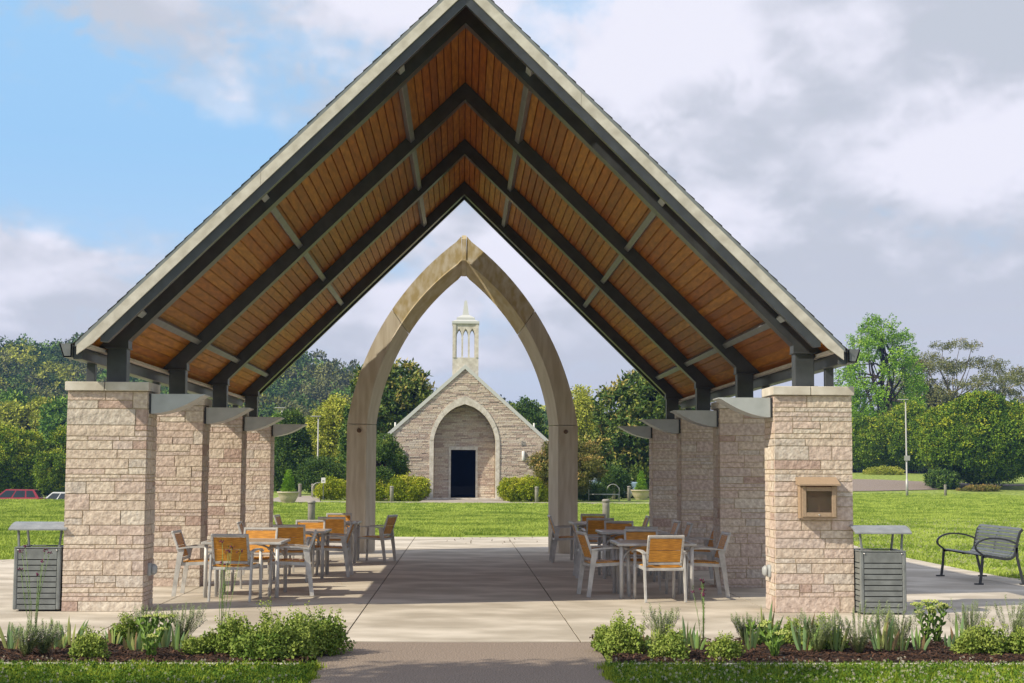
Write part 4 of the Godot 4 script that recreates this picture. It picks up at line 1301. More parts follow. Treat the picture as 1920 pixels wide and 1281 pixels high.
# ------------------------------------------------------------------ furniture
func make_chair() -> Node3D:   # faces -z, back towards +z, origin on the floor
	var t := thing("patio_chair", "", "chair", Vector3.ZERO, 0.0, "amber-slatted silver chairs round the tables")
	var st: SurfaceTool
	for s in [-1.0, 1.0]:
		st = mb()
		sweep(st, PackedVector3Array([Vector3(s * 0.262, 0, 0.315), Vector3(s * 0.262, 0.30, 0.275), Vector3(s * 0.262, 0.50, 0.245), Vector3(s * 0.262, 0.615, 0.225)]), Vector3.RIGHT, 0.022, [0.052, 0.060, 0.072, 0.080])
		put(st, "leg", M.alu, t)
		st = mb(false)
		tube(st, PackedVector3Array([Vector3(s * 0.262, 0, -0.245), Vector3(s * 0.262, 0.3, -0.235), Vector3(s * 0.262, 0.605, -0.225)]), [0.021], 10)
		put(st, "leg", M.alu, t)
		st = mb()
		sweep(st, PackedVector3Array([Vector3(s * 0.268, 0.618, 0.285), Vector3(s * 0.268, 0.640, 0.13), Vector3(s * 0.27, 0.645, -0.05), Vector3(s * 0.27, 0.635, -0.19), Vector3(s * 0.27, 0.610, -0.27)]), Vector3.RIGHT, 0.048, [0.020])
		put(st, "armrest", M.alu, t)
	# seat frame and slats
	st = mb()
	for s in [-1.0, 1.0]:
		sweep(st, PackedVector3Array([Vector3(s * 0.235, 0.415, 0.26), Vector3(s * 0.235, 0.425, 0.05), Vector3(s * 0.235, 0.435, -0.15), Vector3(s * 0.235, 0.425, -0.255)]), Vector3.RIGHT, 0.025, [0.042])
	bar(st, Vector3(-0.25, 0.412, 0.262), Vector3(0.25, 0.412, 0.262), 0.026, 0.034, Vector3.UP, 0.004)
	bar(st, Vector3(-0.25, 0.420, -0.258), Vector3(0.25, 0.420, -0.258), 0.026, 0.034, Vector3.UP, 0.004)
	put(st, "seat_frame", M.alu, t)
	for i in 5:
		st = mb()
		var z := 0.197 - i * 0.099
		var y := 0.440 + 0.010 * sin(i / 4.0 * PI)
		sweep(st, PackedVector3Array([Vector3(-0.235, y + 0.008, z), Vector3(-0.10, y, z), Vector3(0.10, y, z), Vector3(0.235, y + 0.008, z)]), Vector3(0, 0, 1), 0.094, [0.014])
		put(st, "seat_slat", M.slat[i % 3], t)
	# leaning back: frame and two broad slats
	var d := Vector3(0, 0.36, 0.125).normalized()
	var nb := Vector3(0, -d.z, d.y)
	st = mb()
	var b0 := Vector3(0, 0.485, 0.232)
	for s in [-1.0, 1.0]:
		bar(st, b0 + Vector3(s * 0.225, 0, 0) - d * 0.09, b0 + Vector3(s * 0.225, 0, 0) + d * 0.365, 0.030, 0.030, nb, 0.004)
	bar(st, b0 + d * 0.365 + Vector3(-0.24, 0, 0), b0 + d * 0.365 + Vector3(0.24, 0, 0), 0.036, 0.032, nb, 0.006)
	bar(st, b0 + Vector3(-0.24, 0, 0), b0 + Vector3(0.24, 0, 0), 0.030, 0.030, nb, 0.004)
	put(st, "back_frame", M.alu, t)
	for i in 2:
		st = mb()
		var c := b0 + d * (0.100 + i * 0.160)
		bar(st, c + Vector3(-0.212, 0, 0), c + Vector3(0.212, 0, 0), 0.154, 0.014, nb, 0.003)
		put(st, "back_slat", M.slat[i], t)
	st = mb(false)
	for s in [-1.0, 1.0]:
		for k in 4:
			var c := b0 + d * (0.05 + 0.085 * k) + Vector3(s * 0.222, 0, 0)
			tube(st, PackedVector3Array([c + nb * 0.014, c + nb * 0.019]), [0.006], 6)
	put(st, "screw", M.gutter, t)
	return t

func make_table() -> Node3D:
	var t := thing("patio_table", "", "table", Vector3.ZERO, 0.0, "square silver tables with brown slats")
	var H := 0.72
	var w := 1.04
	var st := mb()
	for k in 4:
		var b := Basis(Vector3.UP, k * PI * 0.5)
		cbox(st, b * Vector3(0, H - 0.018, w * 0.5 - 0.025) + Vector3.ZERO, Vector3(w - (0.102 if k % 2 else 0.0), 0.036, 0.05), 0.006, b)
	put(st, "top_frame", M.alu, t)
	for i in 6:
		st = mb()
		cbox(st, Vector3(0, H - 0.012, -0.39 + i * 0.156), Vector3(0.935, 0.02, 0.152), 0.003)
		put(st, "table_slat", M.top_slat, t)
	for sx in [-1.0, 1.0]:
		for sz in [-1.0, 1.0]:
			st = mb(false)
			tube(st, PackedVector3Array([Vector3(sx * 0.462, 0, sz * 0.462), Vector3(sx * 0.462, H - 0.037, sz * 0.462)]), [0.026], 12)
			put(st, "leg", M.alu, t)
			st = mb(false)
			var pts := PackedVector3Array()
			for i in 7:
				var a := i / 6.0 * PI * 0.5
				pts.append(Vector3(sx * (0.462 - 0.30 * (1.0 - cos(a))), H - 0.30 + 0.255 * sin(a), sz * (0.462 - 0.30 * (1.0 - cos(a)))))
			tube(st, pts, [0.014], 8)
			put(st, "brace", M.alu, t)
	return t

func make_furniture() -> void:
	var table0 := make_table()
	var tabs := [[-2.86, 20.5, "table nearest the front left pier, the front one of the left row"], [-2.60, 24.05, "middle table of the left row, between two other tables"], [-2.38, 27.98, "table beside the arch's left leg, the far one of the left row"],
		[2.55, 20.45, "table nearest the front right pier, the front one of the right row"], [2.67, 24.1, "middle table of the right row, between two other tables"], [2.52, 28.2, "table beside the arch's right leg, the far one of the right row"]]
	for i in tabs.size():
		var r: Array = tabs[i]
		var at := Vector3(r[0], 0, -r[1])
		if i == 0:
			table0.position = at
			table0.set_meta("label", "square silver " + r[2])
		else:
			dup(table0, "patio_table", "square silver " + r[2], at)
	var chair0 := make_chair()
	var cs := [
		[-2.88, 19.70, -6, "chair with its back to the flower bed, at the front left table"], [-2.84, 21.22, 176, "chair facing the camera across the front left table"], [-3.44, 20.46, -92, "side-on chair between the left pier and the front left table"], [-2.31, 20.56, 96, "side-on chair on the aisle side of the front left table"],
		[-2.57, 23.10, 2, "chair turning its back at the near side of the left middle table"], [-2.46, 24.62, 180, "chair facing the camera behind the left middle table"], [-3.12, 24.0, -88, "side-on chair on the pier side of the left middle table"], [-2.06, 24.14, 88, "side-on chair on the aisle side of the left middle table"],
		[-2.26, 26.98, 0, "chair turning its back at the near side of the left far table"], [-2.32, 28.62, 180, "chair facing the camera behind the left far table"], [-3.0, 27.75, -94, "side-on chair on the pier side of the left far table"], [-1.60, 28.02, 72, "chair pulled out into the aisle beside the arch's left leg"],
		[2.55, 19.74, 8, "sunlit chair with its back to the flower bed, at the front right table"], [2.52, 21.05, 182, "chair facing the camera across the front right table"], [1.94, 20.52, -80, "side-on chair on the aisle side of the front right table"], [3.20, 20.46, 92, "side-on chair between the right pier and the front right table"],
		[2.64, 22.78, 0, "chair turning its back at the near side of the right middle table"], [2.57, 24.66, 180, "chair facing the camera behind the right middle table"], [2.11, 24.10, -90, "side-on chair on the aisle side of the right middle table"], [3.28, 24.28, 90, "side-on chair on the pier side of the right middle table"],
		[3.60, 23.40, 96, "empty chair pulled away towards the second right pier"], [3.22, 25.30, 92, "side-on chair standing between the right middle and far tables"],
		[2.40, 26.85, 0, "chair turning its back at the near side of the right far table"], [2.50, 28.75, 180, "chair facing the camera behind the right far table"], [1.96, 28.10, -88, "chair beside the arch's right leg, on the aisle side"], [3.06, 28.0, 90, "side-on chair in front of the last right pier"]]
	for i in cs.size():
		var r: Array = cs[i]
		var at := Vector3(r[0], 0, -r[1])
		if i == 0:
			chair0.position = at
			chair0.rotation.y = deg_to_rad(r[2])
			chair0.set_meta("label", "amber-slatted " + r[3])
		else:
			dup(chair0, "patio_chair", "amber-slatted " + r[3], at, deg_to_rad(r[2]))

func make_bin() -> Node3D:   # front towards +z, origin under its middle
	var t := thing("litter_bin", "", "litter bin", Vector3.ZERO, 0.0, "grey slatted litter bins beside the front piers")
	var w := 0.545
	var H := 0.73
	var st: SurfaceTool
	for k in 4:
		var b := Basis(Vector3.UP, k * PI * 0.5)
		st = mb()
		cbox(st, b * Vector3(w * 0.5 - 0.024, H * 0.5 + 0.01, w * 0.5 - 0.024), Vector3(0.048, H - 0.02, 0.048), 0.012, b)
		put(st, "corner_post", M.bin, t)
		for i in 10:
			st = mb()
			var y0 := 0.022 + i * 0.0645
			var h := 0.0535 if i < 9 else 0.120
			cbox(st, b * Vector3(0, y0 + h * 0.5, w * 0.5 - 0.012), Vector3(w - 0.098, h, 0.014), 0.002, b)
			put(st, "slat", M.bin, t)
	st = mb()
	for k in 4:
		var b := Basis(Vector3.UP, k * PI * 0.5)
		box(st, b * Vector3(0, H * 0.5 - 0.02, w * 0.5 - 0.06), Vector3(w - 0.13, H - 0.06, 0.01), b)
	box(st, Vector3(0, 0.03, 0), Vector3(w - 0.14, 0.02, w - 0.14))
	put(st, "liner", M.black, t)
	st = mb()
	for k in 4:
		var b := Basis(Vector3.UP, k * PI * 0.5)
		cbox(st, b * Vector3(0, H + 0.006, w * 0.5 - 0.03), Vector3(w - (0.0 if k % 2 == 0 else 0.122), 0.014, 0.06), 0.003, b)
	put(st, "rim", M.bin, t)
	for sx in [-1.0, 1.0]:
		for sz in [-1.0, 1.0]:
			st = mb()
			bar(st, Vector3(sx * (w * 0.5 - 0.045), H - 0.05, sz * (w * 0.5 - 0.055)), Vector3(sx * (w * 0.5 - 0.018), H + 0.235, sz * (w * 0.5 - 0.085)), 0.026, 0.020, Vector3.FORWARD, 0.004)
			put(st, "lid_post", M.bin, t)
	st = mb(false)
	var top := []
	for i in 13:
		var a := lerpf(-1.0, 1.0, i / 12.0)
		top.append(Vector2(a * 0.31, H + 0.225 + 0.075 * (1.0 - a * a)))
	var poly := PackedVector2Array()
	for p in top:
		poly.append(p)
	for i in 13:
		poly.append(top[12 - i] - Vector2(0, 0.016))
	st = mb()
	prism(st, poly, -0.335, 0.335, Transform3D(Basis(Vector3.UP, PI * 0.5), Vector3.ZERO))
	put(st, "lid", M.bin_lid, t)
	st = mb(false)
	for sx in [-1.0, 1.0]:
		var c := Vector3(sx * (w * 0.5 - 0.05), H - 0.02, w * 0.5 - 0.004)
		tube(st, PackedVector3Array([c, c + Vector3(0, 0, 0.010)]), [0.010], 8)
	put(st, "bolt", M.bolt, t)
	return t

func make_bench() -> void:   # along z, faces -x
	var t := thing("park_bench", "charcoal slatted metal bench with looped arms at the right edge of the paving", "bench", Vector3(8.03, 0, -23.53))
	var L := 1.86
	var st: SurfaceTool
	# side profile in (x, y): seat dips and sweeps up into a rolled back
	var prof := [Vector2(-0.27, 0.425), Vector2(-0.20, 0.432), Vector2(-0.08, 0.415), Vector2(0.06, 0.392), Vector2(0.15, 0.395), Vector2(0.205, 0.43), Vector2(0.235, 0.50), Vector2(0.255, 0.60), Vector2(0.275, 0.70), Vector2(0.305, 0.79), Vector2(0.345, 0.835)]
	var cv := Curve2D.new()
	for i in prof.size():
		var tg: Vector2 = ((prof[mini(i + 1, prof.size() - 1)] - prof[maxi(i - 1, 0)]) as Vector2) * 0.17
		cv.add_point(prof[i], -tg, tg)
	var ln := cv.get_baked_length()
	var ns := 17
	for i in ns:
		var p := cv.sample_baked(ln * (i + 0.45) / ns)
		var q := cv.sample_baked(minf(ln * (i + 0.45) / ns + 0.01, ln))
		var dr := (q - p).normalized()
		st = mb()
		bar(st, Vector3(p.x, p.y + 0.01, -L * 0.5 + 0.03), Vector3(p.x, p.y + 0.01, L * 0.5 - 0.03), 0.046, 0.010, Vector3(-dr.y, dr.x, 0), 0.003)
		put(st, "slat", M.bench_slat, t)
	for s in [-1.0, 0.0, 1.0]:
		var z: float = s * (L * 0.5 - 0.012)
		st = mb()
		var pts := PackedVector3Array()
		for i in 40:
			var p := cv.sample_baked(ln * i / 39.0)
			pts.append(Vector3(p.x, p.y - 0.014, z))
		sweep(st, pts, Vector3(0, 0, 1), 0.030 if s != 0.0 else 0.02, [0.036 if s != 0.0 else 0.02])
		put(st, "side_frame", M.bench, t)
		if s == 0.0:
			continue
		st = mb()
		sweep(st, PackedVector3Array([Vector3(-0.265, 0.43, z), Vector3(-0.285, 0.2, z), Vector3(-0.315, 0.0, z)]), Vector3(0, 0, 1), 0.030, [0.036])
		box(st, Vector3(-0.33, 0.012, z), Vector3(0.13, 0.022, 0.05))
		put(st, "leg", M.bench, t)
		st = mb()
		sweep(st, PackedVector3Array([Vector3(0.25, 0.55, z), Vector3(0.255, 0.40, z), Vector3(0.30, 0.2, z), Vector3(0.345, 0.0, z)]), Vector3(0, 0, 1), 0.030, [0.036])
		box(st, Vector3(0.355, 0.012, z), Vector3(0.13, 0.022, 0.05))
		put(st, "leg", M.bench, t)
		st = mb()
		var arm := PackedVector3Array()
		for i in 21:
			var a := lerpf(PI * 1.28, PI * 0.12, i / 20.0)
			arm.append(Vector3(-0.085 + 0.285 * cos(a) + (0.10 if i > 12 else 0.0) * (i - 12) / 8.0, 0.555 + 0.135 * sin(a) - (0.02 * (i - 12) / 8.0 if i > 12 else 0.0), z))
		arm[0] = Vector3(-0.255, 0.43, z)
		arm.append(Vector3(0.262, 0.585, z))
		sweep(st, arm, Vector3(0, 0, 1), 0.034, [0.026])
		put(st, "armrest", M.bench, t)

func make_notice_box() -> void:
	var t := thing("notice_box", "tan metal notice box with hooded top, hung on the front right pier", "notice box", Vector3(4.205, 1.115, -PIER_D + 0.014))
	var w := 0.44
	var h := 0.41
	var d := 0.15
	var st := mb()
	box(st, Vector3(0, h * 0.5, 0.006), Vector3(w, h, 0.01))
	box(st, Vector3(-w * 0.5 + 0.008, h * 0.5, d * 0.5), Vector3(0.016, h, d - 0.01))
	box(st, Vector3(w * 0.5 - 0.008, h * 0.5, d * 0.5), Vector3(0.016, h, d - 0.01))
	box(st, Vector3(0, 0.008, d * 0.5), Vector3(w - 0.034, 0.016, d - 0.012))
	box(st, Vector3(0, h - 0.008, d * 0.5), Vector3(w - 0.034, 0.016, d - 0.012))
	put(st, "case", M.box_tan, t)
	st = mb()
	prism(st, PackedVector2Array([Vector2(0.002, h - 0.01), Vector2(0.002, h + 0.075), Vector2(d + 0.075, h - 0.008), Vector2(d + 0.075, h - 0.026)]), -w * 0.5 - 0.022, w * 0.5 + 0.022, Transform3D(Basis(Vector3(0, 0, 1), Vector3.UP, Vector3(-1, 0, 0)), Vector3.ZERO))
	put(st, "hood", M.box_tan, t)
	st = mb()
	var f := 0.05
	cbox(st, Vector3(-w * 0.5 + 0.018 + f * 0.5, h * 0.5 - 0.01, d + 0.006), Vector3(f, h - 0.05, 0.018), 0.003)
	cbox(st, Vector3(w * 0.5 - 0.018 - f * 0.5, h * 0.5 - 0.01, d + 0.006), Vector3(f, h - 0.05, 0.018), 0.003)
	cbox(st, Vector3(0, 0.02 + f * 0.5 - 0.002, d + 0.006), Vector3(w - 0.040 - f * 2.0, f, 0.018), 0.003)
	cbox(st, Vector3(0, h - 0.04 - f * 0.5, d + 0.006), Vector3(w - 0.040 - f * 2.0, f, 0.018), 0.003)
	put(st, "door_frame", M.box_tan, t)
	st = mb()
	box(st, Vector3(0, h * 0.5, 0.03), Vector3(w - 0.04, h - 0.04, 0.008))
	put(st, "backing_board", M.cork, t)
	st = mb()
	box(st, Vector3(0, h * 0.5 - 0.01, d), Vector3(w - 0.11, h - 0.13, 0.004))
	put(st, "pane", M.glass, t)
	st = mb(false)
	tube(st, PackedVector3Array([Vector3(0, 0.04, d + 0.015), Vector3(0, 0.04, d + 0.022)]), [0.009], 8)
	put(st, "lock", M.bolt, t)

func make_small_furniture() -> void:
	var b := make_bin()
	b.position = Vector3(-4.945, 0, -(18.04 + 0.2725))
	b.set_meta("label", "grey slatted litter bin with curved lid, beside the left front pier")
	dup(b, "litter_bin", "grey slatted litter bin with curved lid, half hidden by the right front pier", Vector3(4.935, 0, -(17.80 + 0.2725)))
	make_bench()
	make_notice_box()
	# bollards
	var bo := thing("bollard", "", "bollard", Vector3.ZERO, 0.0, "grey bollards on the lawn")
	var st := mb(false)
	lathe(st, [[0.0, -0.05], [0.10, -0.05], [0.10, 0.74]], 18)
	put(st, "post", M.bollard, bo)
	st = mb(false)
	lathe(st, [[0.10, 0.742], [0.112, 0.745], [0.112, 0.80], [0.085, 0.825], [0.0, 0.83]], 18)
	put(st, "cap", M.bollard, bo)
	var bl := [[-4.12, 42.0, "short grey bollard just behind the left row of tables"], [4.02, 42.6, "short grey bollard just behind the right row of tables"], [-3.80, 82.6, "grey bollard in front of the left yellow-green shrubs"], [4.05, 83.0, "grey bollard in front of the right yellow-green shrubs"],
		[-10.0, 94.5, "grey bollard next to the left planter, by the walk"], [-9.2, 94.5, "grey bollard between the metal hoop and the left planter"], [-8.5, 94.5, "grey bollard beside the small white sign"], [9.2, 92.5, "grey bollard behind the right hoop"], [9.75, 89.0, "grey bollard next to the right planter"], [35.3, 110.5, "grey bollard alone on the far right lawn"]]
	for i in bl.size():
		var r: Array = bl[i]
		var at := Vector3(r[0], 0.06 if i == 1 else 0.0, -r[1])
		if i == 0:
			bo.position = at
			bo.set_meta("label", r[2])
		else:
			dup(bo, "bollard", r[2], at)
	# lamp posts
	var lp := thing("lamp_post", "slim grey lamp post on the far right lawn", "lamp post", Vector3(32.5, 0, -110.6), 0.0, "slim grey lamp posts")
	st = mb(false)
	tube(st, PackedVector3Array([Vector3(0, 0, 0), Vector3(0, 1.2, 0), Vector3(0, 1.22, 0), Vector3(0, 7.0, 0)]), [0.10, 0.095, 0.062, 0.048], 10)
	put(st, "pole", M.pole, lp)
	st = mb()
	cbox(st, Vector3(-0.18, 7.03, 0), Vector3(0.75, 0.07, 0.28), 0.02)
	put(st, "lamp_head", M.pole, lp)
	st = mb()
	box(st, Vector3(0.02, 2.75, 0.10), Vector3(0.42, 0.36, 0.02))
	put(st, "sign_plate", M.pole, lp)
	dup(lp, "lamp_post", "slim grey lamp post seen over the far left bracket, before the hill", Vector3(-13.6, -0.7, -115))
	dup(lp, "lamp_post", "slim grey lamp post between the spruce and the yellow-green tree", Vector3(-10.4, -1.5, -110))
	# planters
	for r in [[-8.75, 77.2, 1.0, "wide pale bowl planter with a clipped cone shrub, left"], [10.75, 91.5, 1.12, "wide pale bowl planter with a clipped cone shrub, right"]]:
		var p := thing("bowl_planter", String(r[3]).replace(", left", " before the dark spruce").replace(", right", " against the last right pier"), "planter", Vector3(r[0], 0, -r[1]), 0.0, "bowl planters")
		st = mb(false)
		var k: float = r[2]
		lathe(st, [[0.0, 0.0], [0.30 * k, 0.0], [0.30 * k, 0.05], [0.36 * k, 0.10], [0.48 * k, 0.32], [0.53 * k, 0.50], [0.56 * k, 0.51], [0.57 * k, 0.58], [0.50 * k, 0.58], [0.48 * k, 0.50], [0.0, 0.50]], 28)
		put(st, "bowl", M.pot, p)
		var s := thing("cone_shrub", "clipped bright green cone shrub growing in the " + ("left" if r[0] < 0 else "right") + " bowl planter", "shrub", Vector3(r[0], 0.45, -r[1]), 0.0, "cone shrubs in bowl planters")
		var lobes := []
		for i in 6:
			lobes.append([Vector3(0, 0.16 + i * 0.20, 0), Vector3(1, 0.7, 1) * (0.34 - i * 0.047)])
		crown(s, lobes, 520, clump_mesh(14, 0.42, 0.24, 0.62, 66), 0.13, M.leaf, greens("bright"), 0.08, 0.7, 0.1, 0.03)
	# metal rails and hoops
	for r in [[-7.05, 88.2, 2.2, "low grey metal rail by the hedge, left of the arch"], [8.1, 87.0, 1.75, "low grey metal rail by the lawn edge, right of the arch"]]:
		var p := thing("low_rail", r[3], "rail", Vector3(r[0], 0, -r[1]), 0.0, "low metal rails")
		for s in [-1.0, 1.0]:
			st = mb(false)
			tube(st, PackedVector3Array([Vector3(s * r[2] * 0.5, 0, 0), Vector3(s * r[2] * 0.5, 0.72, 0), Vector3(s * (r[2] * 0.5 - 0.03), 0.76, 0)]), [0.028], 8)
			put(st, "post", M.pole, p)
		st = mb(false)
		tube(st, PackedVector3Array([Vector3(-r[2] * 0.5, 0.36, 0), Vector3(r[2] * 0.5, 0.36, 0)]), [0.030], 8)
		put(st, "cross_bar", M.pole, p)
	for r in [[-8.45, 90.0, "bent metal bicycle hoop behind the left rail"], [8.75, 88.4, "bent metal bicycle hoop behind the right rail"]]:
		st = mb(false)
		var pts := PackedVector3Array()
		for i in 25:
			var a := lerpf(-0.25, PI + 0.25, i / 24.0)
			pts.append(Vector3(cos(a) * 0.36, 0.55 + sin(a) * 0.38, 0))
		pts.insert(0, Vector3(0.30, 0, 0))
		pts.append(Vector3(-0.30, 0, 0))
		tube(st, pts, [0.022], 8)
		var o := put(st, "bicycle_hoop", M.pole)
		o.position = Vector3(r[0], 0, -r[1])
		tag(o, r[2], "bike rack", "bicycle hoops")
	# small white signs
	for r in [[-7.85, 86.6, 1.02, "small white sign on a thin post before the low hedge"], [48.5, 141.5, 1.2, "small white sign beyond the road, right of the lamp post"]]:
		var p := thing("small_sign", r[3], "sign", Vector3(r[0], ground_h(r[0], r[1]), -r[1]), 0.0, "small white signs")
		st = mb()
		box(st, Vector3(0, r[2] * 0.5, 0), Vector3(0.035, r[2], 0.035))
		put(st, "post", M.gutter, p)
		st = mb()
		cbox(st, Vector3(0, r[2] + 0.10, 0.03), Vector3(0.24, 0.30, 0.012), 0.004)
		put(st, "panel", M.white, p)
		st = mb()
		box(st, Vector3(0.0, r[2] + 0.07, 0.0375), Vector3(0.12, 0.06, 0.002))
		put(st, "mark", M.gutter, p)

# ------------------------------------------------------------------ cars
func make_car(label: String, at: Vector3, turn: float, paint: Color, suv: bool) -> void:   # its nose towards -x
	var t := thing("parked_car", label, "car", at, turn)
	var body := mat("car_paint", paint, 0.25, null, Vector3.ONE, 0.2)
	body.clearcoat_enabled = true
	body.clearcoat = 0.8
	var L := 4.6
	var W := 1.84
	var hh := 1.68 if suv else 1.46
	# lower body as a lofted shell: half-width shrinks towards bumper and sill
	var side := PackedVector2Array([Vector2(-2.28, 0.32), Vector2(-2.30, 0.62), Vector2(-2.20, 0.80), Vector2(-1.25, 1.00), Vector2(-0.95, 1.03), Vector2(1.9, 1.06), Vector2(2.22, 0.98), Vector2(2.30, 0.70), Vector2(2.26, 0.34)])
	var st := mb()
	prism(st, side, -W * 0.5 + 0.06, W * 0.5 - 0.06, Transform3D())
	for s in [-1.0, 1.0]:
		var z: float = s * (W * 0.5 - 0.06)
		var zo: float = s * W * 0.5
		var inner := PackedVector2Array()
		for p in side:
			inner.append((p - Vector2(0, 0.66)) * Vector2(0.985, 0.80) + Vector2(0, 0.66))
		for i in side.size():
			var j := (i + 1) % side.size()
			oquad(st, Vector3(side[i].x, side[i].y, z), Vector3(side[j].x, side[j].y, z), Vector3(inner[j].x, inner[j].y, zo), Vector3(inner[i].x, inner[i].y, zo), Vector3(0, 0.66, 0))
		var tr := Geometry2D.triangulate_polygon(inner)
		for i in range(0, tr.size(), 3):
			otri(st, Vector3(inner[tr[i]].x, inner[tr[i]].y, zo), Vector3(inner[tr[i + 1]].x, inner[tr[i + 1]].y, zo), Vector3(inner[tr[i + 2]].x, inner[tr[i + 2]].y, zo), Vector3.ZERO)
	# roof and pillars
	var rear := 2.05 if suv else 1.55
	var lo := [Vector2(-1.15, 1.02), Vector2(rear, 1.05)]
	var up := [Vector2(-0.35, hh), Vector2(rear - (0.42 if suv else 0.75), hh - 0.02)]
	var c := [Vector3(lo[0].x, lo[0].y, 0.80), Vector3(lo[1].x, lo[1].y, 0.80), Vector3(up[1].x, up[1].y, 0.62), Vector3(up[0].x, up[0].y, 0.62)]
	var mir := []
	for p in c:
		mir.append(Vector3(p.x, p.y, -p.z))
	var mid := Vector3(0.3, 1.3, 0)
	oquad(st, c[0], c[1], c[2], c[3], mid)
	oquad(st, mir[0], mir[1], mir[2], mir[3], mid)
	oquad(st, c[0], c[3], mir[3], mir[0], mid)
	oquad(st, c[1], c[2], mir[2], mir[1], mid)
	oquad(st, c[3] + Vector3(0, 0.001, 0), c[2] + Vector3(0, 0.001, 0), mir[2], mir[3], mid)
	put(st, "body", body, t)
	for cc in [c, mir]:
		var o := 1.0 if cc == c else -1.0
		for w in [[0.06, 0.36], [0.40, 0.68], [0.72, 0.93]]:
			st = mb()
			var q := []
			for e in [[w[0], 0.10], [w[1], 0.10], [w[1], 0.86], [w[0], 0.86]]:
				var p: Vector3 = (cc[0] as Vector3).lerp(cc[1], e[0]).lerp((cc[3] as Vector3).lerp(cc[2], e[0]), e[1])
				q.append(p + Vector3(0, 0, 0.012 * o))
			oquad(st, q[0], q[1], q[2], q[3], mid)
			put(st, "side_window", M.car_glass, t)
	for e in [[0, 3, -0.015], [1, 2, 0.015]]:
		st = mb()
		var a: Vector3 = c[e[0]]
		var b: Vector3 = c[e[1]]
		var q := [a.lerp(b, 0.1), a.lerp(b, 0.9), mir[e[1]].lerp(mir[e[0]], 0.1), mir[e[0]].lerp(mir[e[1]], 0.1)]
		for i in 4:
			q[i] += Vector3(e[2], 0.008, 0)
			q[i].z *= 0.92
		oquad(st, q[0], q[1], q[2], q[3], mid)
		put(st, "windscreen" if e[0] == 0 else "rear_window", M.car_glass, t)
	for x in [-1.42, 1.38]:
		for s in [-1.0, 1.0]:
			st = mb(false)
			tube(st, PackedVector3Array([Vector3(x, 0.34, s * 0.74), Vector3(x, 0.34, s * 0.935)]), [0.34], 20)
			var wh := put(st, "wheel", M.tyre, t)
			st = mb(false)
			tube(st, PackedVector3Array([Vector3(x, 0.34, s * 0.93), Vector3(x, 0.34, s * 0.945)]), [0.22], 14)
			put(st, "rim", M.pole, wh)
	for s in [-1.0, 1.0]:
		st = mb()
		cbox(st, Vector3(2.20, 0.93, s * 0.72), Vector3(0.20, 0.16, 0.34), 0.03)
		put(st, "tail_light", mat("tail_light_red", lin(0.35, 0.01, 0.01), 0.2), t)
		st = mb()
		cbox(st, Vector3(-2.18, 0.74, s * 0.70), Vector3(0.16, 0.14, 0.34), 0.03)
		put(st, "headlight", M.white, t)
		st = mb()
		cbox(st, Vector3(-0.85, 1.10, s * 0.99), Vector3(0.10, 0.13, 0.18), 0.03)
		put(st, "mirror", body, t)

